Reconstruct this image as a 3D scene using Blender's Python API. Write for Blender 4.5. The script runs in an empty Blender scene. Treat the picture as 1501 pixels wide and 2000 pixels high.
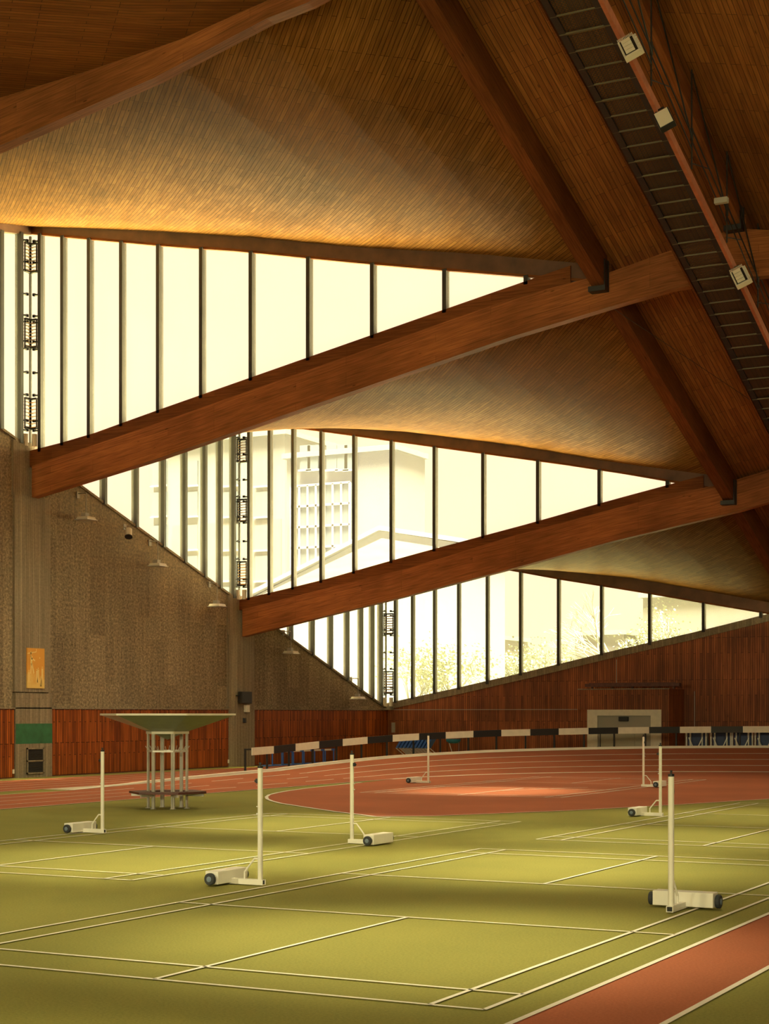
SKYC, ZENC = (1.5, 1.0, .66, 1), (1600, 1400, 660, 1)
ZA, ZBB, ZDIR = .965, .988, (.10, -.12, 1)
LAMP, WFILL, FFILL, EXPO, FARG = 8500, 1300, 11000, 0.0, .08
POOLS = [(-15.0,20.3,1),(-16.8,28.8,1),(-6.9,14.2,1.1),(-9.5,22.3,1.1),(-19.2,43.3,1.1),(-9.1,28.2,.8),(-9.4,35.5,.5),(-10.8,13.4,.3),(-7.6,22.6,.4)]
WIDE_FILL = [(-18,14),(-8,24),(-20,26),(-8,36),(-20,38),(-30,34),(-31,44),(-28,52),(-20,52),(-8,50),(-16,2)]  # added wide fill spots that brighten floor and walls, no fixtures
FRONT_FILL = [(-20,-7,-20,30),(2,-7,-7,26)]  # added fill spots behind the camera, brighten posts and beam faces
import math, random
# ---------------------------------------------------------------- measured camera and hall
F, YH, H, TH = 3171.02, 1394.0, 2.2522, 0.484236     # focal length (px of a 1501x2000 frame), horizon row, eye height, heading
CT, ST = math.cos(TH), math.sin(TH)
def ray(px, py):
    a = (px - 750.5) / F; b = (YH - py) / F
    return a*CT - ST, a*ST + CT, b
def onX(px, py, X):                                   # point of the plane x = X -> (y, z)
    x, y, b = ray(px, py); d = X / x
    return y*d, H + b*d
def onY(px, py, Y):                                   # point of the plane y = Y -> (x, z)
    x, y, b = ray(px, py); d = Y / y
    return x*d, H + b*d
def onZ(px, py, z=0.0):
    x, y, b = ray(px, py); d = (z - H) / b
    return x*d, y*d
def pj(X, Y, Z):
    r = X*CT + Y*ST; d = -X*ST + Y*CT
    return 750.5 + F*r/d, YH + F*(H - Z)/d
XW = -37.9                                            # left wall
Y0, Y1, Y2, Y3 = 31.6, 45.1, 58.7, 72.2               # beam lines, last one is the back wall
XR, XH = -12.5, -16.5                                 # ridge, hip
XE = 2*XR - XW                                        # right wall
YM = Y0 - 6.8                                         # middle of the hall
SL = 0.342
def interp(pts, x):
    if x <= pts[0][0]: i = 0
    elif x >= pts[-1][0]: i = len(pts) - 2
    else: i = max(k for k in range(len(pts)-1) if pts[k][0] <= x)
    (x0, z0), (x1, z1) = pts[i], pts[i+1]
    return z0 + (z1 - z0) * (x - x0) / (x1 - x0)
def zhip(Y): return 14.5 - SL*(Y - 45.4)              # underside of the hip purlin
def zridge(Y): return 15.75 - SL*(Y - 45.3)
def zstrip(X, Y):                                     # boarded strip between hip and ridge
    t = (X - XH) / (XR - XH)
    return (zhip(Y) + .92)*(1-t) + (zridge(Y) + .62)*t
def zsill(Y): return 2.48 + .335*(Y3 - Y)             # raked top of the side wall
pl = lambda l, Y: [onY(px, py, Y) for px, py in l]
FY = .18                                              # half thickness of a beam
BT = {1: pl([(62,910),(300,829),(1000,582),(1187,533)], Y1-FY) + [(-14.3, onY(1307,488,Y1-FY)[1]), (XR, onY(1447,444,Y1-FY)[1])],
      2: pl([(473,1190),(800,1108.7),(1000,1047),(1300,966),(1400,948)], Y2-FY)}
BT[2].append((XR, zstrip(XR, Y2) - .1))
BB = {1: pl([(62,971.5),(300,898),(584,800),(1000,657),(1187,600),(1307,565)], Y1-FY) + [(XR, onY(1447,542,Y1-FY)[1])],
      2: pl([(473,1243.5),(800,1162.3),(1000,1110),(1200,1056),(1447,997),(1501,981)], Y2-FY)}
BB[2].append((XR, BT[2][-1][1] - 1.25))
BT[0] = pl([(0,187),(300,95),(520,2)], Y0-FY); BB[0] = pl([(0,284),(300,152),(520,36),(600,5)], Y0-FY)
BT[0] = [(XW, interp(BT[0], XW))] + BT[0] + [(XR, zstrip(XR, Y0))]
BB[0] = [(XW, interp(BB[0], XW))] + BB[0] + [(XR, zridge(Y0) - .6)]
YB = {0: Y0, 1: Y1, 2: Y2, 3: Y3}
# ceiling edge above each window, glass top and glass bottom
CE = {1: pl([(0,441),(133,445),(300,452),(500,465),(700,484),(920,496),(1147,517)], Y1),
      2: pl([(489,831),(569,832),(660,834),(800,844),(1000,870),(1200,904),(1397,930)], Y2),
      3: pl([(757,1066),(1020,1107),(1240,1130),(1501,1177)], Y3)}
GT = {1: pl([(60,455),(100,459),(333,480),(467,489),(700,512),(876,527),(1055,541)], Y1),
      2: pl([(489,831.5),(575,834),(686,849),(800,865),(1107,906.7),(1227,925),(1324,942)], Y2),
      3: pl([(757,1073),(1020,1117),(1090,1130),(1177,1143.7),(1270,1158.7),(1375.5,1177),(1484,1195)], Y3)}
GB = {1: pl([(60,882),(84,877),(180,850),(300,806.5),(894,598),(1055,542)], Y1),
      2: pl([(475,1171),(530,1158),(627.5,1134.7),(800,1086),(1053,1018.5),(1173.6,983.5),(1324,943)], Y2),
      3: pl([(757,1373),(776.6,1368),(850,1351.5),(950,1333),(1089.7,1296.5),(1177,1275.5),(1270,1255.5),(1375.5,1230),(1500,1199)], Y3)}
def znear(i, x): return interp(BT[i], x) - .12
def zfar(i, x):                                       # ceiling edge of bay i, above window i+1
    return interp(CE[i+1], x)
def zpanel(i, x, y):
    t = (y - YB[i]) / (YB[i+1] - YB[i])
    return znear(i, x)*(1-t) + zfar(i, x)*t
# ---------------------------------------------------------------- helpers
import bpy
from mathutils import Vector, Matrix
scene = bpy.context.scene
COL = scene.collection
rnd = random.Random(7)
def lin(r, g, b):
    f = lambda v: (v/255/12.92) if v/255 <= .04045 else ((v/255+.055)/1.055)**2.4
    return (f(r), f(g), f(b), 1)
class MB:
    """collects polygons (with uv and material slot) and links them as one mesh object"""
    def __init__(s): s.v = []; s.f = []; s.m = []; s.uv = []; s.sm = []
    def poly(s, pts, m=0, uv=None, smooth=False):
        n = len(s.v); s.v += [tuple(p) for p in pts]; s.f.append(tuple(range(n, n+len(pts)))); s.m.append(m); s.sm.append(smooth)
        if uv is None:
            a = Vector(pts[1]) - Vector(pts[0]); b = Vector(pts[2]) - Vector(pts[0]); nn = a.cross(b)
            ax = max(range(3), key=lambda k: abs(nn[k]))
            k0, k1 = {0: (1, 2), 1: (0, 2), 2: (0, 1)}[ax]
            uv = [(p[k0], p[k1]) for p in pts]
        s.uv.append(list(uv)); return s
    def box(s, x0, x1, y0, y1, z0, z1, m=0):
        return s.hexa([(x0,y0,z0),(x1,y0,z0),(x1,y1,z0),(x0,y1,z0)], [(x0,y0,z1),(x1,y0,z1),(x1,y1,z1),(x0,y1,z1)], m)
    def hexa(s, b, t, m=0):
        n = len(b)
        s.poly(b[::-1], m); s.poly(t, m)
        for i in range(n):
            j = (i+1) % n
            s.poly([b[i], b[j], t[j], t[i]], m)
        return s
    def prism(s, pts, vec, m=0):
        v = Vector(vec); return s.hexa([tuple(p) for p in pts], [tuple(Vector(p)+v) for p in pts], m)
    def bar(s, p, q, w, h, m=0, up=(0,0,1)):
        p, q = Vector(p), Vector(q); d = (q-p).normalized(); u = Vector(up)
        if abs(d.dot(u)) > .99: u = Vector((0,1,0))
        a = d.cross(u).normalized(); c = a.cross(d).normalized()
        k = [(-w/2,-h/2),(w/2,-h/2),(w/2,h/2),(-w/2,h/2)]
        return s.hexa([tuple(p+a*x+c*y) for x, y in k], [tuple(q+a*x+c*y) for x, y in k], m)
    def tube(s, p, q, r, n=10, m=0, r2=None):
        p, q = Vector(p), Vector(q); d = (q-p).normalized(); u = Vector((0,0,1)) if abs(d.z) < .9 else Vector((1,0,0))
        a = d.cross(u).normalized(); c = a.cross(d).normalized(); r2 = r if r2 is None else r2
        A = [tuple(p+(a*math.cos(2*math.pi*i/n)+c*math.sin(2*math.pi*i/n))*r) for i in range(n)]
        B = [tuple(q+(a*math.cos(2*math.pi*i/n)+c*math.sin(2*math.pi*i/n))*r2) for i in range(n)]
        for i in range(n):
            j = (i+1) % n; s.poly([A[i], A[j], B[j], B[i]], m, smooth=True)
        s.poly(A[::-1], m); s.poly(B, m); return s
    def path(s, pts, r, n=8, m=0):
        for a, b in zip(pts, pts[1:]): s.tube(a, b, r, n, m)
        return s
    def lathe(s, c, prof, n=16, m=0, axis='z'):
        c = Vector(c)
        def P(r, h, t):
            x, y = r*math.cos(t), r*math.sin(t)
            return tuple(c + (Vector((x,y,h)) if axis == 'z' else Vector((x,h,y)) if axis == 'y' else Vector((h,x,y))))
        for (r0,h0),(r1,h1) in zip(prof, prof[1:]):
            for i in range(n):
                t0, t1 = 2*math.pi*i/n, 2*math.pi*(i+1)/n
                q = [P(r0,h0,t0), P(r0,h0,t1), P(r1,h1,t1), P(r1,h1,t0)]
                if r0 < 1e-6: q = [q[0], q[2], q[3]]
                elif r1 < 1e-6: q = q[:3]
                s.poly(q, m, smooth=True)
        return s
    def build(s, name, mats, parent=None, bevel=0, kind=None, label=None, cat=None, group=None):
        me = bpy.data.meshes.new(name); me.from_pydata(s.v, [], s.f)
        for m in (mats if isinstance(mats, (list, tuple)) else [mats]): me.materials.append(m)
        ul = me.uv_layers.new(name='UVMap'); flat = [c for u in s.uv for p in u for c in p]
        ul.data.foreach_set('uv', flat)
        me.polygons.foreach_set('material_index', s.m); me.polygons.foreach_set('use_smooth', s.sm)
        me.validate(); me.update()
        o = bpy.data.objects.new(name, me); COL.objects.link(o)
        if parent is not None: o.parent = parent
        if bevel:
            w = o.modifiers.new('weld', 'WELD'); w.merge_threshold = .0005
            b = o.modifiers.new('bevel', 'BEVEL'); b.width = bevel; b.segments = 2; b.limit_method = 'ANGLE'
        return tag(o, label, cat, group, kind)
def tag(o, label=None, cat=None, group=None, kind=None):
    for k, v in (('label', label), ('category', cat), ('group', group), ('kind', kind)):
        if v: o[k] = v
    return o
def empty(name, loc=(0,0,0), rz=0, label=None, cat=None, group=None, kind=None):
    o = bpy.data.objects.new(name, None); COL.objects.link(o); o.location = loc; o.rotation_euler = (0,0,rz)
    o.empty_display_size = .2
    return tag(o, label, cat, group, kind)
def copy_tree(o, loc, rz=None, label=None):
    r = o.copy(); COL.objects.link(r); r.location = loc
    if rz is not None: r.rotation_euler = (0,0,rz)
    if label: r['label'] = label
    for ch in list(o.children):
        c = ch.copy(); COL.objects.link(c); c.parent = r
        for g in list(ch.children):
            d = g.copy(); COL.objects.link(d); d.parent = c
    return r
# ---------------------------------------------------------------- materials (all procedural)
def mat(name):
    m = bpy.data.materials.new(name); m.use_nodes = True; nt = m.node_tree
    return m, nt, nt.nodes['Principled BSDF']
def N(nt, t, **k):
    n = nt.nodes.new(t)
    for a, v in k.items():
        if a.startswith('i_'): n.inputs[a[2:].replace('_', ' ')].default_value = v
        else: setattr(n, a, v)
    return n
def L(nt, a, b): nt.links.new(a, b)
def ramp(nt, fac, stops):
    r = N(nt, 'ShaderNodeValToRGB'); e = r.color_ramp.elements
    while len(e) < len(stops): e.new(.5)
    for k, (p, c) in enumerate(stops): e[k].position = p; e[k].color = c
    L(nt, fac, r.inputs['Fac']); return r.outputs['Color']
def mix(nt, a, b, fac, mode='MIX'):
    n = N(nt, 'ShaderNodeMix', data_type='RGBA', blend_type=mode)
    for s, v in ((n.inputs[6], a), (n.inputs[7], b), (n.inputs[0], fac)):
        if hasattr(v, 'links') or hasattr(v, 'is_linked'): L(nt, v, s)
        else: s.default_value = v
    return n.outputs[2]
def plain(name, c, rough=.5, metal=0, spec=.5, noise=0, nscale=8):
    m, nt, b = mat(name); b.inputs['Roughness'].default_value = rough; b.inputs['Metallic'].default_value = metal
    b.inputs['Specular IOR Level'].default_value = spec
    if noise:
        tc = N(nt, 'ShaderNodeTexCoord'); no = N(nt, 'ShaderNodeTexNoise', i_Scale=nscale, i_Detail=5.)
        L(nt, tc.outputs['Object'], no.inputs['Vector'])
        d = tuple(v*(1-noise) for v in c[:3]) + (1,); u = tuple(min(1, v*(1+noise)) for v in c[:3]) + (1,)
        L(nt, ramp(nt, no.outputs['Fac'], [(.3, d), (.7, u)]), b.inputs['Base Color'])
    else: b.inputs['Base Color'].default_value = c
    return m
def boards(name, c1, c2, gap, width, length, rot=0, rough=.5, spec=.3, mort=.006, tint=None, bump=.25, blot=.35, stagger=.37, coord='UV'):
    """narrow boards: rows run along u; every board its own tone, dark joints, knots and large uneven staining"""
    m, nt, b = mat(name); tc = N(nt, 'ShaderNodeTexCoord'); mp = N(nt, 'ShaderNodeMapping'); mp.inputs['Rotation'].default_value = (0,0,rot)
    L(nt, tc.outputs[coord], mp.inputs['Vector'])
    br = N(nt, 'ShaderNodeTexBrick', offset=stagger, offset_frequency=3, squash=1, i_Scale=1., i_Mortar_Size=mort, i_Mortar_Smooth=.3, i_Bias=0., i_Brick_Width=length, i_Row_Height=width)
    br.inputs['Color1'].default_value = c1; br.inputs['Color2'].default_value = c2; br.inputs['Mortar'].default_value = gap
    L(nt, mp.outputs[0], br.inputs['Vector'])
    gm = N(nt, 'ShaderNodeMapping'); gm.inputs['Scale'].default_value = (1.2, 22, 1); L(nt, mp.outputs[0], gm.inputs['Vector'])
    gr = N(nt, 'ShaderNodeTexNoise', i_Scale=1., i_Detail=4.); L(nt, gm.outputs[0], gr.inputs['Vector'])
    big = N(nt, 'ShaderNodeTexNoise', i_Scale=.22, i_Detail=3.); L(nt, mp.outputs[0], big.inputs['Vector'])
    kn = N(nt, 'ShaderNodeTexVoronoi', i_Scale=1.6); km = N(nt, 'ShaderNodeMapping'); km.inputs['Scale'].default_value = (.5, 1.6, 1)
    L(nt, mp.outputs[0], km.inputs['Vector']); L(nt, km.outputs[0], kn.inputs['Vector'])
    c = mix(nt, br.outputs['Color'], ramp(nt, gr.outputs['Fac'], [(.3, (.6,.6,.6,1)), (.7, (1.1,1.1,1.1,1))]), 1., 'MULTIPLY')
    c = mix(nt, c, ramp(nt, big.outputs['Fac'], [(.35, (1-blot,1-blot,1-blot,1)), (.65, (1.08,1.08,1.08,1))]), 1., 'MULTIPLY')
    c = mix(nt, c, ramp(nt, kn.outputs['Distance'], [(.03, (.3,.3,.3,1)), (.07, (1,1,1,1))]), .8, 'MULTIPLY')
    L(nt, c, b.inputs['Base Color'])
    b.inputs['Roughness'].default_value = rough; b.inputs['Specular IOR Level'].default_value = spec
    bp = N(nt, 'ShaderNodeBump', i_Strength=bump, i_Distance=.01); L(nt, br.outputs['Fac'], bp.inputs['Height']); bp.invert = True
    L(nt, bp.outputs['Normal'], b.inputs['Normal'])
    return m
W_SLAT1, W_SLAT2, W_GAP = (.33,.16,.040,1), (.245,.112,.027,1), (.035,.014,.005,1)
M = {}
M['ceil'] = boards('ceiling_boards', W_SLAT1, W_SLAT2, W_GAP, .115, 1.7, rough=.5, spec=.012, mort=.007)
M['strip'] = boards('ridge_boards', (.40,.165,.042,1), (.29,.11,.028,1), W_GAP, .125, 1.7, rough=.5, spec=.3, mort=.007)
M['panel'] = boards('wall_boards', (.52,.135,.022,1), (.22,.05,.010,1), (.02,.006,.002,1), .10, 1.2, rough=.5, spec=.15, mort=.011, blot=.3)
M['panelback'] = boards('gable_boards', (.46,.145,.05,1), (.26,.08,.032,1), (.025,.008,.004,1), .105, 1.9, rough=.5, spec=.25, mort=.008, blot=.35)
M['beam'] = boards('glulam_timber', (.42,.152,.052,1), (.33,.118,.042,1), (.10,.035,.012,1), .22, 5.0, rough=.5, spec=.06, mort=.003, bump=.1, blot=.45)
M['hip'] = boards('purlin_timber', (.22,.075,.024,1), (.18,.06,.02,1), (.09,.03,.012,1), .22, 5.0, rough=.55, spec=.05, mort=.003, bump=.1)
M['fascia'] = plain('fascia_timber', (.10,.045,.022,1), .6, noise=.3, nscale=2)
M['steel'] = plain('dark_steel', (.013,.011,.009,1), .6, 0, noise=.3, nscale=1.5)
M['black'] = plain('black_paint', (.012,.013,.015,1), .5)
M['post_white'] = plain('post_white', (.88,.86,.76,1), .45, noise=.04, nscale=5)
M['cream'] = plain('cream_paint', (.75,.70,.58,1), .45, noise=.06, nscale=5)
M['roofing'] = plain('zinc_roofing', (.85,.82,.76,1), .2, 1.0, noise=.1, nscale=.6)
M['olive'] = plain('olive_bar', (.11,.095,.05,1), .5)
M['galv'] = plain('galvanised_steel', (.62,.60,.55,1), .4, .35, noise=.1, nscale=6)
M['blue'] = plain('blue_paint', (.05,.16,.55,1), .45)
M['navy'] = plain('navy_paint', (.035,.06,.16,1), .5)
M['rubber'] = plain('dark_rubber', (.03,.035,.042,1), .7)
M['hub'] = plain('blue_grey_hub', (.16,.22,.30,1), .5)
M['grey'] = plain('grey_plastic', (.35,.33,.28,1), .5)
M['green_paint'] = plain('green_paint', (.02,.13,.055,1), .6, noise=.25, nscale=3)
M['green_sheet'] = plain('grey_green_sheet', (.20,.23,.16,1), .35, noise=.12, nscale=3)
M['darkwood'] = plain('dark_red_wood', (.10,.03,.02,1), .5, noise=.3, nscale=6)
M['redstringer'] = plain('red_brown_paint', (.42,.14,.075,1), .5, noise=.15, nscale=6)
M['mesh'] = None
def concrete(name, c, rough=.9, kind='stone'):
    m, nt, b = mat(name); tc = N(nt, 'ShaderNodeTexCoord')
    sp = N(nt, 'ShaderNodeTexNoise', i_Scale=11., i_Detail=8., i_Roughness=.75); L(nt, tc.outputs['UV'], sp.inputs['Vector'])
    mp = N(nt, 'ShaderNodeMapping'); mp.inputs['Scale'].default_value = (6, .35, 1) if kind == 'stone' else (11, .5, 1); L(nt, tc.outputs['UV'], mp.inputs['Vector'])
    st = N(nt, 'ShaderNodeTexNoise', i_Scale=1., i_Detail=4.); L(nt, mp.outputs[0], st.inputs['Vector'])
    m2 = N(nt, 'ShaderNodeMapping'); m2.inputs['Rotation'].default_value = (0,0,math.pi/2); L(nt, tc.outputs['UV'], m2.inputs['Vector'])
    bk = N(nt, 'ShaderNodeTexBrick', offset=.31, offset_frequency=2, i_Scale=1., i_Mortar_Size=.012, i_Mortar_Smooth=1., i_Brick_Width=2.6 if kind == 'stone' else 9, i_Row_Height=.95 if kind == 'stone' else .11)
    bk.inputs['Color1'].default_value = (.78,.77,.76,1); bk.inputs['Color2'].default_value = (1.14,1.14,1.11,1); bk.inputs['Mortar'].default_value = (1.25,1.22,1.1,1) if kind == 'stone' else (.6,.6,.6,1)
    L(nt, m2.outputs[0], bk.inputs['Vector'])
    base = mix(nt, c, ramp(nt, sp.outputs['Fac'], [(.36, (.50,.48,.45,1)), (.5, (.95,.95,.95,1)), (.62, (1.6,1.57,1.5,1))] if kind == 'stone' else [(.3, (.75,.75,.75,1)), (.7, (1.2,1.2,1.2,1))]), 1., 'MULTIPLY')
    base = mix(nt, base, ramp(nt, st.outputs['Fac'], [(.3, (.82,.82,.82,1)), (.7, (1.15,1.15,1.12,1))]), 1., 'MULTIPLY')
    base = mix(nt, base, bk.outputs['Color'], .8, 'MULTIPLY')
    L(nt, base, b.inputs['Base Color']); b.inputs['Roughness'].default_value = rough; b.inputs['Specular IOR Level'].default_value = .15
    bp = N(nt, 'ShaderNodeBump', i_Strength=.5, i_Distance=.03); L(nt, sp.outputs['Fac'], bp.inputs['Height']); L(nt, bp.outputs['Normal'], b.inputs['Normal'])
    return m
M['stone'] = concrete('pebbled_concrete', (.25,.20,.135,1))
M['pier'] = concrete('board_marked_concrete', (.27,.225,.16,1), kind='pier')
def turf(name, c, amt=.22, spec=.1):
    m, nt, b = mat(name); tc = N(nt, 'ShaderNodeTexCoord')
    a = N(nt, 'ShaderNodeTexNoise', i_Scale=38., i_Detail=4., i_Roughness=.8); L(nt, tc.outputs['UV'], a.inputs['Vector'])
    g = N(nt, 'ShaderNodeTexNoise', i_Scale=.35, i_Detail=5.); L(nt, tc.outputs['UV'], g.inputs['Vector'])
    x = mix(nt, c, ramp(nt, a.outputs['Fac'], [(.3, (1-amt,)*3+(1,)), (.7, (1+amt,)*3+(1,))]), 1., 'MULTIPLY')
    x = mix(nt, x, ramp(nt, g.outputs['Fac'], [(.3, (.88,.9,.9,1)), (.7, (1.1,1.08,1.05,1))]), 1., 'MULTIPLY')
    L(nt, x, b.inputs['Base Color']); b.inputs['Roughness'].default_value = .95; b.inputs['Specular IOR Level'].default_value = spec
    return m
M['turf'] = turf('green_court_surface', (.25,.24,.068,1))
M['red'] = turf('red_track_surface', (.38,.125,.068,1))
M['line'] = plain('white_line_paint', (.80,.76,.66,1), .8, noise=.06, nscale=2)
M['band'] = plain('worn_cream_band', (.62,.55,.42,1), .8, noise=.15, nscale=2)
def glass(name, t, veil, col=(.9,.9,.86,1)):
    m, nt, b = mat(name); nt.nodes.remove(b); out = nt.nodes['Material Output']
    tr = N(nt, 'ShaderNodeBsdfTransparent'); tr.inputs['Color'].default_value = (t, t, t, 1)
    tl = N(nt, 'ShaderNodeBsdfTranslucent'); tl.inputs['Color'].default_value = col
    tc = N(nt, 'ShaderNodeTexCoord'); no = N(nt, 'ShaderNodeTexNoise', i_Scale=.8, i_Detail=6.); L(nt, tc.outputs['UV'], no.inputs['Vector'])
    mr = N(nt, 'ShaderNodeMapRange', i_From_Min=.3, i_From_Max=.7, i_To_Min=veil*.85, i_To_Max=veil*1.15); L(nt, no.outputs['Fac'], mr.inputs['Value'])
    mx = N(nt, 'ShaderNodeMixShader'); L(nt, mr.outputs[0], mx.inputs[0]); L(nt, tr.outputs[0], mx.inputs[1]); L(nt, tl.outputs[0], mx.inputs[2])
    gl = N(nt, 'ShaderNodeBsdfGlossy', i_Roughness=.05); m2 = N(nt, 'ShaderNodeMixShader'); m2.inputs[0].default_value = .03
    L(nt, mx.outputs[0], m2.inputs[1]); L(nt, gl.outputs[0], m2.inputs[2]); L(nt, m2.outputs[0], out.inputs['Surface'])
    return m
M['glass'] = glass('dusty_glass', .95, .12)
M['glass_far'] = glass('light_cutting_glass', FARG, .06)  # unseen near-half panes, darkened so that they let in little light
M['glass_mid'] = glass('dim_glass', .40, .06)  # unseen right-hand panes, darkened to weaken the light on the roof timbers
def grating(name):
    m, nt, b = mat(name); out = nt.nodes['Material Output']; tc = N(nt, 'ShaderNodeTexCoord')
    ck = N(nt, 'ShaderNodeTexBrick', offset=.5, i_Scale=1., i_Mortar_Size=.012, i_Brick_Width=.09, i_Row_Height=.045); L(nt, tc.outputs['UV'], ck.inputs['Vector'])
    b.inputs['Base Color'].default_value = (.02,.019,.016,1); b.inputs['Roughness'].default_value = .6
    tr = N(nt, 'ShaderNodeBsdfTransparent'); mx = N(nt, 'ShaderNodeMixShader')
    ml = N(nt, 'ShaderNodeMath', operation='MULTIPLY_ADD'); ml.inputs[1].default_value = .55; ml.inputs[2].default_value = .45
    L(nt, ck.outputs['Fac'], ml.inputs[0]); L(nt, ml.outputs[0], mx.inputs[0]); L(nt, tr.outputs[0], mx.inputs[1]); L(nt, b.outputs[0], mx.inputs[2])
    L(nt, mx.outputs[0], out.inputs['Surface']); return m
M['mesh'] = grating('expanded_metal_mesh')
# ---------------------------------------------------------------- floor
fl = MB()
Z1, Z2, Z3 = .004, .008, .012
fl.poly([(XW-.3,-24,0),(XE+.3,-24,0),(XE+.3,Y3+.3,0),(XW-.3,Y3+.3,0)], 0)
def flat(pts, m, z): fl.poly([(x,y,z) for x,y in pts], m)
def line(a, b, w=.045, z=Z3, m=2):
    a, b = Vector(a+(0,)), Vector(b+(0,)); d = (b-a).normalized(); n = Vector((-d.y, d.x, 0))*w/2
    flat([tuple(p)[:2] for p in (a-n, b-n, b+n, a+n)], m, z)
def court(xr, yn, w=.045):
    xl, yf = xr-6.1, yn+13.4
    for x in (xr, xr-.46, xl+.46, xl): line((x,yn),(x,yf), w)
    for y in (yn, yn+.76, yn+4.72, yn+8.68, yf-.76, yf): line((xl,y),(xr,y), w)
    line((xr-3.05,yn),(xr-3.05,yn+4.72), w); line((xr-3.05,yn+8.68),(xr-3.05,yf), w)
CTS = [(-5.06,11.24),(-13.2,17.78),(-5.0,26.92),(-16.03,40.57)]
# tracks: inner oval lanes, outer straight, red infield half, runway
TX, TY, R0, R1 = XR, 49.5, 13.25, 17.8
flat([(-30.3,-24),(-25.75,-24),(-25.75,TY),(-30.3,TY)], 1, Z1)
flat([(-36.6,-24),(-31.5,-24),(-31.5,66),(-36.6,66)], 1, Z1)
for x in (-31.55,-32.56,-33.57,-34.58,-35.59,-36.55): line((x,-24),(x,66), .05)
for k in range(5): line((-25.75-.0-k*(R1-R0)/4,-24),(-25.75-k*(R1-R0)/4,TY-11.5 if k == 4 else TY), .05)
flat([(-31.45,38),(-30.35,38),(-30.35,52),(-31.6,47)], 3, Z2)                # worn pale band between the two tracks
Dl = [(-25.3,46.5),(-25.0,43.6),(-24.83,42.2),(-24.5,40.6),(-24.16,39.4),(-23.75,38.3),(-23.22,37.3),(-22.6,36.35),(-22.0,35.6),(-21.2,34.75),(-19.8,33.6),(-18.3,32.4),(-16.7,31.3)]
Dr = [(-15.63,32.1),(-13.76,35.3),(-12.39,38.5),(-10.95,42.6),(-7.5,50.5)]
arc = lambda r, a0, a1, n=40: [(TX+r*math.cos(math.radians(a0+(a1-a0)*i/n)), TY+r*math.sin(math.radians(a0+(a1-a0)*i/n))) for i in range(n+1)]
flat(Dl + Dr + [(0.5,TY)] + arc(R0+.02, 0, 180), 1, Z1)
for a, b in zip(Dl, Dl[1:]): line(a, b, .09)
for a, b in zip(Dr, Dr[1:]): line(a, b, .05)
line(Dl[-1], Dr[0], .06)
flat([(-4.67,-24),(-3.68,-24),(-3.68,45),(-4.67,45)], 1, Z1)
for x in (-4.67,-3.68): line((x,-24),(x,45), .055)
for c in CTS[:3]: court(*c)
court(*CTS[3], w=.05)
line((-19.0,43.5),(-17.6,46.8), .04)
floor = fl.build('floor', [M['turf'], M['red'], M['line'], M['band']], kind='structure')
# banked turn of the oval with its lane lines and kerb
bk = MB()
HB = [(-15,.0),(0,.2),(7,.30),(14,.41),(21,.52),(28,.60),(37,.69),(51,.77),(61,.81),(75,.84),(90,.85)]
def hb(a):                                            # outer height; a in degrees, symmetric about the apex
    t = 180 - a if a > 90 else a
    return max(0, interp(HB, t)) if t > -15 else 0
def bp_(r, a, dz=0): t = math.radians(a); return (TX+r*math.cos(t), TY+r*math.sin(t), hb(a)*(r-R0)/(R1-R0) + Z1 + dz)
ST_ = 3
for a in range(0, 180, ST_):
    for k in range(4):
        ra, rb = R0+(R1-R0)*k/4, R0+(R1-R0)*(k+1)/4
        q = [bp_(ra,a), bp_(rb,a), bp_(rb,a+ST_), bp_(ra,a+ST_)]; bk.poly(q, 0, [(p[0],p[1]) for p in q])
    for k in range(5):
        r = R0+(R1-R0)*k/4; w = .035 if k else .06
        q = [bp_(r-w,a,.006), bp_(r+w,a,.006), bp_(r+w,a+ST_,.006), bp_(r-w,a+ST_,.006)]; bk.poly(q, 1)
# straight run-up of the bank on the left and the matching one on the right
def run(y): return interp([(38,0),(TY,.2)], y)
for sgn in (-1, 1):
    ys = [38, 41, 44, 47, TY]
    for y0, y1 in zip(ys, ys[1:]):
        P = lambda r, y: (TX+sgn*r, y, (run(y)*(r-R0)/(R1-R0)) + Z2)
        bk.poly([P(R0,y0), P(R1,y0), P(R1,y1), P(R0,y1)], 0)
        for k in range(1, 5):
            r = R0+(R1-R0)*k/4; bk.poly([tuple(Vector(p)+Vector((0,0,.006))) for p in (P(r-.03,y0), P(r+.03,y0), P(r+.03,y1), P(r-.03,y1))], 1)
track = bk.build('floor_track', [M['red'], M['line']], kind='structure')
kb = MB()
kp = [(-1, 180+d) for d in ()]
rim = [(TX-R1, y, run(y)) for y in (38, 42, 46)] + [bp_(R1, a) for a in range(180, -1, -3)] + [(TX+R1, y, run(y)) for y in (46, 42, 38)]
rim2 = [(TX-R1-.22, y, run(y)) for y in (38, 42, 46)] + [(TX+(R1+.22)*math.cos(math.radians(a)), TY+(R1+.22)*math.sin(math.radians(a)), hb(a)) for a in range(180, -1, -3)] + [(TX+R1+.22, y, run(y)) for y in (46, 42, 38)]
for i in range(len(rim)-1):
    a, b, c, d = rim[i], rim[i+1], rim2[i+1], rim2[i]
    h = lambda p, k: (p[0], p[1], p[2]+k); kh = lambda p: max(.012, min(.10, (p[1]-38)*.018))
    kb.poly([h(a,0), h(b,0), h(b,kh(b)), h(a,kh(a))], 0); kb.poly([h(a,kh(a)), h(b,kh(b)), h(c,kh(b)), h(d,kh(a))], 0)
    kb.poly([h(d,kh(a)), h(c,kh(b)), (c[0],c[1],0), (d[0],d[1],0)], 1)
kb.build('trim_kerb', [M['line'], M['pier']], kind='structure')
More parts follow.
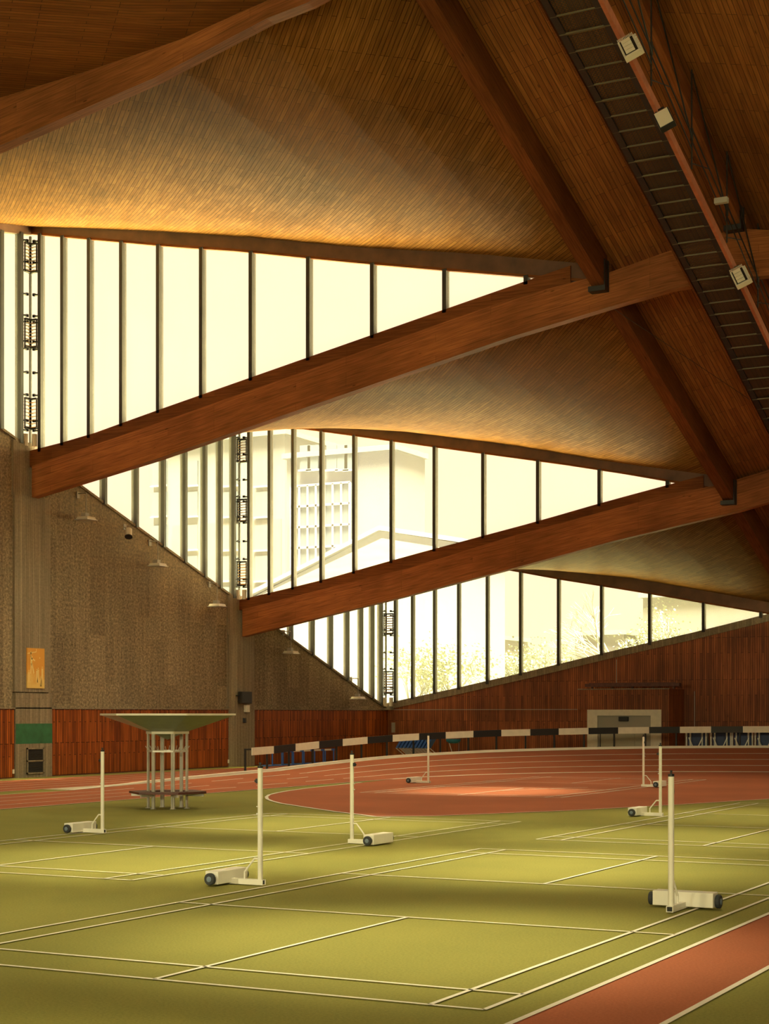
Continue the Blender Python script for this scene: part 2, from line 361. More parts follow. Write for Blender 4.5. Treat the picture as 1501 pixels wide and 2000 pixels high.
# ---------------------------------------------------------------- walls
PH = 2.42                                              # height of the boarded dado
wl = MB()
def wall_quad(mb, X, ya, yb, za0, zb0, za1, zb1, m=0): mb.poly([(X,ya,za0),(X,yb,zb0),(X,yb,zb1),(X,ya,za1)], m)
mir = lambda y: 2*YM - y
wl.prism([(XW,Y0,0),(XW,Y3+.4,0),(XW,Y3+.4,zsill(Y3)),(XW,Y3,zsill(Y3)),(XW,Y0,zsill(Y0))], (-.4,0,0))
wl.prism([(XW,mir(Y0),0),(XW,Y0,0),(XW,Y0,17.2),(XW,mir(Y0),17.2)], (-.4,0,0))
wl.prism([(XW,mir(Y3),0),(XW,mir(Y0),0),(XW,mir(Y0),zsill(Y0)),(XW,mir(Y3),zsill(Y3))], (-.4,0,0))
wall_left = wl.build('wall_left', [M['stone']], kind='structure')
# thin concrete coping along the raked top
cp = MB(); cp.hexa([(XW-.42,Y0,zsill(Y0)),(XW+.07,Y0,zsill(Y0)),(XW+.07,Y3,zsill(Y3)),(XW-.42,Y3,zsill(Y3))],
                   [(XW-.42,Y0,zsill(Y0)+.09),(XW+.07,Y0,zsill(Y0)+.09),(XW+.07,Y3,zsill(Y3)+.09),(XW-.42,Y3,zsill(Y3)+.09)])
cp.build('coping', [M['pier']], wall_left)
PIER = [(Y1-.95, Y1+.98), (Y2-1.0, Y2+1.0)]
def dado(ya, yb, nm='wood_panelling'):
    mb = MB(); X = XW
    uv = lambda p: (p[2], p[1])
    pts = [(X+.12,ya,.04),(X+.12,yb,.04),(X+.12,yb,PH),(X+.12,ya,PH)]
    mb.poly(pts, 0, [uv(p) for p in pts]); mb.poly([(X,ya,PH),(X+.12,ya,PH),(X+.12,yb,PH),(X,yb,PH)], 1)
    for y in (ya, yb): mb.poly([(X,y,.04),(X+.12,y,.04),(X+.12,y,PH),(X,y,PH)], 1)
    mb.box(X, X+.10, ya, yb, 0, .05, 1)
    mb.build(nm, [M['panel'], M['darkwood']], wall_left)
dado(31.0, PIER[0][0]-.05); dado(PIER[0][1]+.05, PIER[1][0]-.05); dado(PIER[1][1]+.05, Y3)
rail = MB(); rail.box(XW+.12, XW+.16, 31.0, Y3, PH+.01, PH+.05); rail.build('top_rail', [M['pier']], wall_left)
wr = MB()
wr.prism([(XE,mir(Y3),0),(XE,Y3,0),(XE,Y3,zsill(Y3)),(XE,Y0,zsill(Y0)),(XE,Y0,17.2),(XE,mir(Y0),17.2),(XE,mir(Y0),zsill(Y0)),(XE,mir(Y3),zsill(Y3))], (.4,0,0))
wr.build('wall_right', [M['stone']], kind='structure')
# back wall: boarded gable under the window sill
gb3 = [(x, z) for x, z in GB[3] if x < XH-.6]
def sill3(x): return interp(GB[3], x)
SB = .33                                               # depth of the concrete sill under the glass
wb = MB()
top = [(XW, sill3(XW)-SB)] + [(x, sill3(x)-SB) for x in (-34,-30,-26,-22,-18.5)] + [(XH, zstrip(XH,Y3)), (XR, zstrip(XR,Y3))]
top += [(2*XR-x, z) for x, z in top[-2::-1]]
for (xa, za), (xb, zb) in zip(top, top[1:]):
    p = [(xa,Y3,0),(xb,Y3,0),(xb,Y3,zb),(xa,Y3,za)]; wb.poly(p, 0, [(q[2], q[0]) for q in p])
    wb.poly([(xa,Y3+.4,0),(xb,Y3+.4,0),(xb,Y3+.4,zb),(xa,Y3+.4,za)][::-1], 1); wb.poly([(xa,Y3,za),(xb,Y3,zb),(xb,Y3+.4,zb),(xa,Y3+.4,za)], 1)
wall_back = wb.build('wall_back', [M['panelback'], M['pier']], kind='structure')
sl = MB()
for (xa, za), (xb, zb) in zip(top[:6], top[1:7]):
    sl.hexa([(xa,Y3-.06,za),(xb,Y3-.06,zb),(xb,Y3+.4,zb),(xa,Y3+.4,za)], [(xa,Y3-.06,za+SB),(xb,Y3-.06,zb+SB),(xb,Y3+.4,zb+SB),(xa,Y3+.4,za+SB)])
sl.build('sill', [M['pier']], wall_back)
rl = MB(); x1, _ = onY(1127,1388,Y3-.03); rl.box(XW, x1, Y3-.04, Y3, PH+.02, PH+.05)
for px, ya, yb in ((1203,1288,1338),(1355.6,1350,1422)):
    xa, za = onY(px, ya, Y3-.03); xb, zb = onY(px, yb, Y3-.03); rl.box(xa-.015, xa+.015, Y3-.03, Y3, zb, za)
rl.build('conduit', [M['grey']], wall_back)
wf = MB(); yf = mir(Y3)
tf = [(x, z) for x, z in top]
for (xa, za), (xb, zb) in zip(tf, tf[1:]): wf.poly([(xa,yf,0),(xa,yf,za),(xb,yf,zb),(xb,yf,0)], 0)
wf.build('wall_front', [M['panelback']], kind='structure')
# ---------------------------------------------------------------- ceiling: twisted boarded bays and flat strips
ceiling = empty('ceiling', (XR, YM, 0), kind='structure')
def shell(name, fz, xs, ys, ang, m, flipx=False, flipy=False, th=.3):
    mb = MB(); fx = (lambda x: 2*XR - x) if flipx else (lambda x: x); fy = mir if flipy else (lambda y: y)
    c, s = math.cos(ang), math.sin(ang)
    P = lambda x, y, d=0: (fx(x)-XR, fy(y)-YM, fz(x,y)+d)
    U = lambda x, y: (x*c + y*s, -x*s + y*c)
    for i in range(len(xs)-1):
        for j in range(len(ys)-1):
            a = [(xs[i],ys[j]),(xs[i+1],ys[j]),(xs[i+1],ys[j+1]),(xs[i],ys[j+1])]
            mb.poly([P(*q) for q in a], 0, [U(*q) for q in a], smooth=True)
            mb.poly([P(*q, th) for q in a], 1, [U(*q) for q in a], smooth=True)
    ring = [(x, ys[0]) for x in xs] + [(xs[-1], y) for y in ys[1:]] + [(x, ys[-1]) for x in xs[-2::-1]] + [(xs[0], y) for y in ys[-2:0:-1]]
    for a, b in zip(ring, ring[1:]+ring[:1]): mb.poly([P(*a), P(*b), P(*b, th), P(*a, th)], 1)
    return mb.build(name, [m, M['roofing']], ceiling)
lsp = lambda a, b, n: [a+(b-a)*i/n for i in range(n+1)]
for i in (0, 1, 2):
    y0 = YB[i]; y1 = YB[i+1] + .12
    def fz(x, y, i=i):
        if i == 2 and x > -18.6:
            e = zpanel(i, -18.6, y); return e + (x+18.6)/(XH+18.6)*(zstrip(XH, y) - e) if False else zpanel(i, x, y)
        return zpanel(i, x, y)
    for fx_ in (False, True):
        for fy_ in (False, True):
            shell('boarded_bay', fz, lsp(XW-.3, XH, 18), lsp(y0, y1, 12), math.radians(-45), M['ceil'], fx_, fy_)
xs2 = lsp(XH-.02, XR, 4)
for fx_ in (False, True):
    for fy_ in (False, True): shell('ridge_strip', zstrip, xs2, lsp(Y0, Y3+.3, 10), math.radians(90), M['strip'], fx_, fy_)
    shell('ridge_strip', lambda x, y: zstrip(x, Y0), xs2, [mir(Y0), Y0], math.radians(90), M['strip'], fx_)
    shell('boarded_bay', lambda x, y: interp(BT[0], x)-.05, lsp(XW-.3, XH, 8), [mir(Y0), Y0], math.radians(45), M['strip'], fx_)
# ---------------------------------------------------------------- beams
def beam(i, label):
    t = sorted(BT[i]); b = sorted(BB[i])
    x0 = max(t[0][0], XW+.05)
    t = [(x0, interp(t, x0))] + [p for p in t if p[0] > x0]; b = [(x0, interp(b, x0))] + [p for p in b if p[0] > x0]
    t += [(2*XR-x, z) for x, z in t[-2::-1]]; b += [(2*XR-x, z) for x, z in b[-2::-1]]
    mb = MB(); Y = YB[i]; xs = sorted(set([round(p[0],4) for p in t+b]))
    for xa, xb in zip(xs, xs[1:]):
        za0, za1, zb0, zb1 = interp(b,xa), interp(t,xa), interp(b,xb), interp(t,xb)
        for y in (Y-FY, Y+FY):
            q = [(xa,y,za0),(xb,y,zb0),(xb,y,zb1),(xa,y,za1)]
            mb.poly(q if y < Y else q[::-1], 0, [(p[0], p[2]-interp(b,p[0])) for p in (q if y < Y else q[::-1])])
        for zz in ((za0,zb0),(za1,zb1)):
            q = [(xa,Y-FY,zz[0]),(xb,Y-FY,zz[1]),(xb,Y+FY,zz[1]),(xa,Y+FY,zz[0])]; mb.poly(q, 0, [(p[0],p[1]) for p in q])
    for x in (xs[0], xs[-1]): mb.poly([(x,Y-FY,interp(b,x)),(x,Y+FY,interp(b,x)),(x,Y+FY,interp(t,x)),(x,Y-FY,interp(t,x))], 0)
    o = mb.build('roof_beam', [M['beam']], kind='thing', label=label, cat='beam', group='glued timber roof beams across the hall')
    if i: # darker timber cap carrying the glass
        cap = MB()
        g = [p for p in GB[i]]
        xa = XW+.05; n = 14; xe = interp([(a[1],a[0]) for a in ()] or [(0,0),(1,1)], 0) if False else g[-1][0]+1.0
        xs = lsp(xa, xe, n)
        for u, v in zip(xs, xs[1:]):
            lo = lambda x: interp(t, x); hi = lambda x: max(interp(g, x), interp(t, x)+.02)
            cap.hexa([(u,Y-FY+.05,lo(u)),(v,Y-FY+.05,lo(v)),(v,Y+FY,lo(v)),(u,Y+FY,lo(u))], [(u,Y-FY+.05,hi(u)),(v,Y-FY+.05,hi(v)),(v,Y+FY,hi(v)),(u,Y+FY,hi(u))])
        cap.build('sill_cap', [M['hip']], o)
    return o
beam(0, 'dark timber roof beam without glass above it, crossing the top left corner')
beam(1, 'timber roof beam under the highest and largest triangular window')
beam(2, 'timber roof beam below the middle triangular window, above the back window')
# longitudinal purlins: hip line and ridge, one piece per bay, steel shoe at the beam
def purlin(name, X, ya, yb, zf, depth, w, label, shoe=True):
    mb = MB(); za, zb = zf(ya), zf(yb)
    L_ = math.hypot(yb-ya, zb-za)
    for s in (-1, 1):
        q = [(X+s*w/2,ya,za),(X+s*w/2,yb,zb),(X+s*w/2,yb,zb+depth),(X+s*w/2,ya,za+depth)]
        mb.poly(q if s > 0 else q[::-1], 0, [(0,0),(L_,0),(L_,depth),(0,depth)] if s > 0 else [(0,depth),(L_,depth),(L_,0),(0,0)])
    for d in (0, depth):
        mb.poly([(X-w/2,ya,za+d),(X+w/2,ya,za+d),(X+w/2,yb,zb+d),(X-w/2,yb,zb+d)], 0, [(0,0),(0,w),(L_,w),(L_,0)])
    for y, z in ((ya,za),(yb,zb)): mb.poly([(X-w/2,y,z),(X+w/2,y,z),(X+w/2,y,z+depth),(X-w/2,y,z+depth)], 0)
    o = mb.build(name, [M['hip'] if name == 'hip_beam' else M['beam']], kind='thing', label=label, cat='beam')
    if shoe:
        sh = MB(); y = yb
        sh.box(X-w/2-.05, X+w/2+.05, y-.34, y-.0, zb-.13, zb+.02); sh.box(X+w/2, X+w/2+.03, y-.30, y, zb-.1, zb+depth*.85); sh.box(X-w/2-.05, X+w/2+.05, y-.03, y, zb-.13, zb+depth*.85)
        sh.build('steel_shoe', [M['black']], o)
    return o
purlin('hip_beam', XH, Y0+FY, Y1-FY, zhip, .92, .42, 'sloping dark roof beam from top centre down to the upper black steel shoe')
purlin('hip_beam', XH, Y1+FY, Y2-FY, zhip, .92, .42, 'sloping dark roof beam between the two long beams, ending in the lower black shoe')
purlin('hip_beam', XH, Y2+FY, Y3, zhip, .92, .42, 'short stretch of dark sloping beam below the lowest long beam at right edge', shoe=False)
purlin('ridge_beam', XR, Y0+FY, Y1-FY, zridge, .64, .40, 'sloping timber ridge beam seen to the right of the metal walkway')
purlin('ridge_beam', XR, Y1+FY, Y2-FY, zridge, .64, .40, 'lower piece of ridge beam past the long beam, behind the walkway rods')
xm_ = 2*XR - XH
hb_ = MB(); hb_.hexa([(xm_-XR-.21,Y0-YM,zhip(Y0)),(xm_-XR+.21,Y0-YM,zhip(Y0)),(xm_-XR+.21,Y3-YM,zhip(Y3)),(xm_-XR-.21,Y3-YM,zhip(Y3))],
                     [(xm_-XR-.21,Y0-YM,zhip(Y0)+1.0),(xm_-XR+.21,Y0-YM,zhip(Y0)+1.0),(xm_-XR+.21,Y3-YM,zhip(Y3)+1.0),(xm_-XR-.21,Y3-YM,zhip(Y3)+1.0)])
hb_.build('hip_rib', [M['hip']], ceiling)
# ---------------------------------------------------------------- windows
def mull(mb, p, z0, z1, w, d, axis):
    if axis == 'Y': mb.box(p[0]-w/2, p[0]+w/2, p[1]-d/2, p[1]+d/2, z0, z1)
    else: mb.box(p[0]-d/2, p[0]+d/2, p[1]-w/2, p[1]+w/2, z0, z1)
LW = {}                                               # louvre half widths along each plane
def beam_window(n, i, pxs, xmax):
    Y = YB[i] + .02; e = empty('window_%d' % n, (0,0,0), kind='structure')
    xs = lsp(XW+.02, xmax, 22); g = MB()
    for a, b in zip(xs, xs[1:]):
        q = [(a,Y,interp(GB[i],a)-.06),(b,Y,interp(GB[i],b)-.06),(b,Y,max(interp(GT[i],b),interp(GB[i],b))+.06),(a,Y,max(interp(GT[i],a),interp(GB[i],a))+.06)]
        g.poly(q, 0, [(p[0],p[2]) for p in q])
    g.build('glass', [M['glass']], e)
    for px in pxs:
        x, _ = onY(px, 1000, Y-.1); mb = MB(); mull(mb, (x, Y-.03), interp(GB[i],x)-.1, interp(GT[i],x)-.0, .135, .24, 'Y')
        mb.build('mullion', [M['steel']], e)
    fa = MB(); xs = lsp(XW-.05, XH+.1 if i < 3 else xmax+1.6, 20); sb = MB()
    for a, b in zip(xs, xs[1:]):
        t0, t1 = zfar(i-1,a)+.04, zfar(i-1,b)+.04; b0, b1 = min(interp(GT[i],a), t0-.12), min(interp(GT[i],b), t1-.12)
        fa.hexa([(a,Y-.08,b0),(b,Y-.08,b1),(b,Y+.22,b1),(a,Y+.22,b0)], [(a,Y-.08,t0),(b,Y-.08,t1),(b,Y+.22,t1),(a,Y+.22,t0)])
        sb.hexa([(a,Y-.10,b0-.05),(b,Y-.10,b1-.05),(b,Y+.04,b1-.05),(a,Y+.04,b0-.05)], [(a,Y-.10,b0+.03),(b,Y-.10,b1+.03),(b,Y+.04,b1+.03),(a,Y+.04,b0+.03)])
    fa.build('fascia', [M['fascia']], e); sb.build('top_frame', [M['hip']], e)
    return e
beam_window(1, 1, [78,122,174,237,309,393,490,602,727,868,1027], onY(1062,540,Y1)[0])
beam_window(2, 2, [486,526,572,627,691,764,848,943,1050,1170,1303], onY(1332,942,Y2)[0])
beam_window(3, 3, [771.5,805,848,895,951,1016,1090,1174,1268,1373,1485], onY(1515,1197,Y3)[0])
MY = [onX(px, 1000, XW+.1)[0] for px in (206,268,321,363,402,432,458)]
MY3 = [onX(px, 1200, XW+.1)[0] for px in (570,612,648,680,707,729,745.5)]
MY1 = [onX(px, 700, XW+.1)[0] for px in (4,42)]
def side_window(n, i, ys):
    ya, yb = YB[i], YB[i+1]; X = XW - .02; e = empty('window_%d' % n, (0,0,0), kind='structure')
    tz = lambda y: zpanel(i, XW, min(y, yb)) - .30
    l = lsp(ya+.1, yb, 10); g = MB(); f = MB()
    for a, b in zip(l, l[1:]):
        ta, tb = max(tz(a), zsill(a)), max(tz(b), zsill(b))
        q = [(X,a,zsill(a)-.02),(X,b,zsill(b)-.02),(X,b,tb+.1),(X,a,ta+.1)]; g.poly(q, 0, [(p[1],p[2]) for p in q])
        f.hexa([(X-.12,a,ta),(X+.12,a,ta),(X+.12,b,tb),(X-.12,b,tb)], [(X-.12,a,ta+.34),(X+.12,a,ta+.34),(X+.12,b,tb+.34),(X-.12,b,tb+.34)])
    g.build('glass', [M['glass']], e); f.build('fascia', [M['fascia']], e)
    for y in ys:
        if tz(y) - zsill(y) < .15: continue
        mb = MB(); mull(mb, (X+.02, y), zsill(y), tz(y)+.05, .15, .26, 'X'); mb.build('mullion', [M['steel']], e)
    return e
side_window(4, 0, [y-(Y2-Y1) for y in MY[:5]] + MY1)
side_window(5, 1, MY)
side_window(6, 2, MY3)
# glazing of the halves that lie outside the view (plain panes, darkened to let in less light)
def far_panes(n, fx_, fy_):
    mb = MB(); fx = (lambda x: 2*XR-x) if fx_ else (lambda x: x); fy = mir if fy_ else (lambda y: y)
    for i, xm in ((1, -17.3), (2, -17.3), (3, -18.0)):
        xs = lsp(XW, xm, 10)
        for a, b in zip(xs, xs[1:]):
            q = [(fx(a),fy(YB[i]),interp(GB[i],a)-.08),(fx(b),fy(YB[i]),interp(GB[i],b)-.08),(fx(b),fy(YB[i]),max(interp(GT[i],b)+.3,interp(GB[i],b))),(fx(a),fy(YB[i]),interp(GT[i],a)+.3)]
            mb.poly(q, 0, [(p[0],p[2]) for p in q])
        ya, yb = YB[i-1], YB[i]
        q = [(fx(XW),fy(ya),zsill(ya)),(fx(XW),fy(yb),zsill(yb)),(fx(XW),fy(yb),zfar(i-1,XW))]; mb.poly(q, 0, [(p[1],p[2]) for p in q])
    mb.build('window_%d' % n, [M['glass_mid' if not fy_ else 'glass_far']], kind='structure')
far_panes(7, True, False); far_panes(8, False, True); far_panes(9, True, True)
# gable sides of the middle bay end at the hip strips: close the small steps with boards
# ---------------------------------------------------------------- louvre towers in the window corners
def louvre(i, pl_, pr_, label, fr):
    Y = YB[i]; zb = zsill(Y)+.05; zt = zfar(i-1, XW) - .35; h = zt - zb
    e = empty('louvre_vent', (XW+.0, Y, zb), label=label, cat='vent', kind='thing', group='louvred corner vents between the windows')
    yl = onX(pl_, 1000, XW)[0]; xr = onY(pr_, 1000, Y)[0]
    dl, dr = Y - yl - .09, xr - XW - .08
    p = MB(); p.box(-.035, .035, -.035, .035, 0, h); p.build('corner_post', [M['steel']], e)
    for f0, f1 in fr:
        for side in (0, 1):
            Ls = dl if side == 0 else dr
            P = (lambda s, o: (o, -s)) if side == 0 else (lambda s, o: (s, -o))
            s_ = MB(); n = 8
            for k in range(n):
                z = h*(f0 + (f1-f0)*(k+.5)/n)
                a = P(.03, .0); b = P(Ls, .0); o1 = P(.03, .16); o2 = P(Ls, .16)
                s_.poly([(a[0],a[1],z),(b[0],b[1],z),(o2[0],o2[1],z-.035),(o1[0],o1[1],z-.035)], 0)
                s_.poly([(a[0],a[1],z-.022),(b[0],b[1],z-.022),(o2[0],o2[1],z-.057),(o1[0],o1[1],z-.057)], 0); s_.poly([(o1[0],o1[1],z-.057),(o2[0],o2[1],z-.057),(o2[0],o2[1],z-.035),(o1[0],o1[1],z-.035)], 0)
                s_.poly([(a[0],a[1],z-.025),(b[0],b[1],z-.025),(b[0],b[1],z),(a[0],a[1],z)], 0)
            fo = s_.build('louvre_blades', [M['amber'] if (i, side) in ((1,1),(2,1)) and f0 < .2 else M['slat']], e)
            fm = MB()
            for z in (h*f0-.05, h*f1):
                a, b = P(0, .08), P(Ls, .08); fm.bar((a[0],a[1],z+.03), (b[0],b[1],z+.03), .10, .06)
            a, b = P(.06, .06), P(Ls-.02, .06)
            for q in (a, b): fm.bar((q[0],q[1],h*f0), (q[0],q[1],h*f1), .04, .04)
            fm.build('louvre_frame', [M['steel']], e)
    for side in (0, 1):
        Ls = dl if side == 0 else dr; sx = (lambda s, o: (o, -s)) if side == 0 else (lambda s, o: (s, -o))
        b = MB(); q = sx(Ls*.80, .03) if side == 0 else sx(Ls*.78, .10)
        b.tube((q[0],q[1],h*.012), (q[0],q[1],h*.068), .10, 12); b.build('actuator_box', [M['cream']], e)
        q2 = sx(Ls, .05); q3 = sx(Ls-.14, .05)
        for f in (.085,.13,.25,.355,.465,.50,.59,.62,.72,.83,.87,.97):
            k = MB(); z = h*f
            lo = [min(q2[0], q3[0])-.045, min(q2[1], q3[1])-.045]; hi = [max(q2[0], q3[0])+.045, max(q2[1], q3[1])+.045]
            k.box(lo[0], hi[0], lo[1], hi[1], z-.03, z+.02); k.box(q3[0]-.045, q3[0]+.045, q3[1]-.045, q3[1]+.045, z-.03, z+.06)
            k.build('opener_bracket', [M['black']], e)
    # soffit and sill strips of the corner
M['amber'] = plain('amber_louvre', (.85,.45,.04,1), .4)
M['slat'] = plain('timber_louvre', (.30,.19,.09,1), .5)
FR = [(.098,.23),(.477,.60),(.83,.955)]
louvre(1, 42, 78, 'tall louvred corner vent at the far left, above the column with the orange picture', FR)
louvre(2, 458, 486, 'louvred corner vent of the middle window, above the column with the black loudspeaker', FR)
louvre(3, 745.5, 771.5, 'louvred corner vent of the back window, in the far corner of the hall', FR)
# ---------------------------------------------------------------- concrete piers
def pier(i, yy, ztop, label):
    ya, yb = yy; mb = MB(); X = XW
    zj = {0: 2.98, 1: 99}[i]
    if i == 0:
        mb.box(X+.005, X+.10, ya, yb, zj+.04, ztop); mb.box(X+.005, X+.16, ya-.02, yb+.02, 0, zj)
    else: mb.box(X+.005, X+.14, ya, yb, 0, ztop)
    return mb.build('concrete_pier', [M['pier']], kind='thing', label=label, cat='column')
p1 = pier(0, PIER[0], BB[1][0][1]+.05, 'concrete wall column with orange picture and painted green band')
p2 = pier(1, PIER[1], BB[2][0][1]+.05, 'concrete wall column with black loudspeaker, middle of the left wall')
for i, Yk in ((1, Y1), (2, Y2)):                        # bearing block behind each beam end
    b = MB(); b.box(XW-.2, XW+.08, Yk-1.0, Yk+.1, BB[i][0][1], zsill(Yk-1.0)-.06); b.build('bearing_block', [M['pier']], p1 if i == 1 else p2)
cr = MB(); cr.box(XW-.3, XW+.45, Y3-.5, Y3+.2, 1.95+.5, zsill(Y3)+.05)
cr.build('trim_corner', [M['pier']], kind='structure')
gp = MB(); ya, za = onX(38, 1453, XW+.17); yb, zb = onX(100, 1413, XW+.17)
gp.box(XW+.16, XW+.165, PIER[0][0]-.02, PIER[0][1]+.02, za, zb); gp.build('painted_band', [M['green_paint']], p1, label='dark green painted band')
# ventilation grille at the pier foot
ya, zb = onX(53, 1512, XW+.2); yb, zt = onX(86, 1460, XW+.2)
e = empty('vent_grille', (XW+.16, (ya+yb)/2, zb), label='two-part dark ventilation grille at the foot of the column with green band', cat='vent')
hw = (yb-ya)/2; hh = zt-zb
f = MB()
for a in (-hw, hw-.05): f.box(0, .05, a, a+.05, 0, hh)
for z in (0, hh/2-.03, hh-.05): f.box(0, .05, -hw, hw, z, z+.05)
f.build('frame', [M['pier']], e)
b = MB(); b.box(0, .01, -hw, hw, 0, hh); b.build('back_panel', [M['black']], e)
s = MB()
for k in range(16): z = .07 + k*(hh-.12)/16; s.hexa([(.012,-hw+.05,z+.03),(.04,-hw+.05,z),(.04,hw-.05,z),(.012,hw-.05,z+.03)], [(.012,-hw+.05,z+.04),(.04,-hw+.05,z+.012),(.04,hw-.05,z+.012),(.012,hw-.05,z+.04)])
s.build('louvre', [M['steel']], e)
# picture on the pier: pale figures on an orange board
ya, zb = onX(53, 1344, XW+.14); yb, zt = onX(87, 1267, XW+.14)
e = empty('picture_board', (XW+.10, ya, zb), label='upright orange picture of pale figures hung on the concrete column', cat='picture')
w, h = yb-ya, zt-zb
m_, nt, bs = mat('orange_print'); tc = N(nt, 'ShaderNodeTexCoord'); sp = N(nt, 'ShaderNodeSeparateXYZ'); L(nt, tc.outputs['Object'], sp.inputs[0])
no = N(nt, 'ShaderNodeTexNoise', i_Scale=3.2, i_Detail=5.); L(nt, tc.outputs['Object'], no.inputs['Vector'])
ad = N(nt, 'ShaderNodeMath', operation='MULTIPLY_ADD'); ad.inputs[1].default_value = 1.1; ad.inputs[2].default_value = -.55; L(nt, no.outputs['Fac'], ad.inputs[0])
a2 = N(nt, 'ShaderNodeMath', operation='ADD'); L(nt, ad.outputs[0], a2.inputs[0]); L(nt, sp.outputs['Z'], a2.inputs[1])
L(nt, ramp(nt, a2.outputs[0], [(.22, (.80,.55,.16,1)), (.62, (.72,.34,.05,1))]), bs.inputs['Base Color']); bs.inputs['Roughness'].default_value = .4
MB().box(0, .04, 0, w, 0, h).build('board', [m_], e)
fig = MB(); X = .043
def stick(pts, r):
    for (a, b), (c, d) in zip(pts, pts[1:]):
        dx, dz = c-a, d-b; n = math.hypot(dx, dz); nx, nz = -dz/n*r, dx/n*r
        q = [(a-nx,b-nz),(c-nx,d-nz),(c+nx,d+nz),(a+nx,b+nz)]
        fig.hexa([(X-.005,u*w,v*h) for u, v in q], [(X,u*w,v*h) for u, v in q])
def blob(u, v, r):
    pts = [(u+r*math.cos(t*math.pi/4)*h/w*.9, v+r*math.sin(t*math.pi/4)) for t in range(8)]
    fig.hexa([(X-.005,a*w,b*h) for a, b in pts], [(X,a*w,b*h) for a, b in pts])
stick([(.25,.80),(.24,.62)], .05); stick([(.24,.62),(.2,.36)], .035); stick([(.26,.62),(.38,.37)], .035); stick([(.24,.74),(.45,.69)], .02); stick([(.22,.78),(.20,.92)], .022); stick([(.02,.86),(.52,.91),(.52,.985)], .013); blob(.22,.86,.025)
for u, t in ((.1,.40),(.55,.44),(.63,.47),(.86,.50),(.78,.25)):
    stick([(u,t),(u,t-.2)], .045); blob(u, t+.03, .018); stick([(u-.02,t-.2),(u-.05,.14)], .022); stick([(u+.02,t-.2),(u+.05,.14)], .022)
blob(.72,.76,.018)
fig.build('painted_figures', [plain('pale_yellow_print', (.85,.62,.22,1), .4)], e)
# loudspeaker and switch boxes on the second pier
ya, zb = onX(469, 1374, XW+.3); yb, zt = onX(489, 1351, XW+.3)
e = empty('loudspeaker', (XW+.14, (ya+yb)/2, zb), label='black loudspeaker box hung on the concrete column', cat='loudspeaker')
hw = (yb-ya)/2; hh = zt-zb
MB().box(.05, .24, -hw, hw, 0, hh).build('cabinet', [M['black']], e, bevel=.015)
MB().box(.24, .25, -hw+.03, hw-.03, .03, hh-.03).build('front_grille', [M['rubber']], e)
b = MB(); b.box(-.0, .1, -hw-.12, hw+.12, hh*.62, hh*.70); b.build('bracket', [M['steel']], e)
def wallbox(name, px, py, w_, h_, d_, label, m, X0=XW+.14, cat='box'):
    y, z = onX(px, py, X0+d_); e = empty(name, (X0, y, z), label=label, cat=cat)
    MB().box(0, d_, -w_/2, w_/2, -h_/2, h_/2).build('housing', [M[m]], e, bevel=.008)
    MB().box(d_, d_+.012, -w_/2+.03, w_/2-.03, -h_/2+.03, h_/2-.03).build('cover', [M[m]], e)
    return e
wallbox('control_box', 484.5, 1384, .26, .30, .14, 'small pale control box just below the black loudspeaker', 'cream')
wallbox('switch_plate', 478.5, 1407, .20, .20, .06, 'small dark square switch plate low on the column below the loudspeaker', 'rubber')
wallbox('wall_socket', 27, 1507, .09, .15, .03, 'small white wall socket in the boarding at the far left edge', 'cream', XW+.12, 'socket')
wallbox('wall_socket', 446.5, 1487, .09, .15, .03, 'small white wall socket in the boarding left of the loudspeaker column', 'cream', XW+.12, 'socket')
x, z = onY(767, 1421, Y3-.1); e = empty('junction_box', (x, Y3, z), label='narrow grey box on the back wall near the far corner', cat='box')
MB().box(-.09, .09, -.1, 0, -.25, .25).build('housing', [M['grey']], e, bevel=.01)
# ---------------------------------------------------------------- flat lamps hung from the raked wall top
lamp0 = None
LAMPS = [(168,1010,'hanging flat wall lamp, topmost under the sloping wall edge'),
         (308,1101,'hanging flat wall lamp halfway down the upper sloping wall edge'),
         (424,1180,'hanging flat wall lamp just left of the middle louvred vent'),
         (568,1272,'hanging flat wall lamp right of the loudspeaker column'),
         (699,1361,'lowest hanging flat wall lamp, near the far corner')]
for k, (px, py, lab) in enumerate(LAMPS):
    y, z = onX(px, py, XW+.45)
    if lamp0 is None:
        lamp0 = e = empty('wall_lamp', (XW+.45, y, z), label=lab, cat='lamp', group='lamps along the raked wall top')
        b = MB(); b.hexa([(-.27,-.27,-.09),(.27,-.27,-.09),(.27,.27,-.09),(-.27,.27,-.09)], [(-.23,-.23,.01),(.23,-.23,.01),(.23,.23,.01),(-.23,.23,.01)]); b.build('shade', [M['cream']], e, bevel=.01)
        b = MB(); b.box(-.30, .30, -.30, .30, -.115, -.09); b.build('rim', [M['galv']], e)
        b = MB(); b.box(-.10, .10, -.17, .05, .01, .15); b.build('gear_box', [M['grey']], e, bevel=.01)
        b = MB(); b.tube((0,0,.1), (0,0,.88), .018, 8); b.tube((0,0,.88), (-.42,.06,.90), .02, 8); b.build('hanger', [M['grey']], e)
        b = MB(); b.box(-.50, -.40, -.02, .14, .72, .96); b.build('bracket', [M['grey']], e)
    else: copy_tree(lamp0, (XW+.45, y, z), label=lab)
y, z = onX(253, 1040, XW+.4); e = empty('wall_floodlight', (XW+.35, y, z), label='stubby spotlight tilted down from the sloping wall edge, between two hanging lamps', cat='lamp')
b = MB(); b.tube((-.05,.08,.12), (.08,-.10,-.16), .13, 12); b.build('housing', [M['cream']], e)
b = MB(); b.tube((.08,-.10,-.16), (.09,-.115,-.19), .15, 12); b.build('front_ring', [M['black']], e)
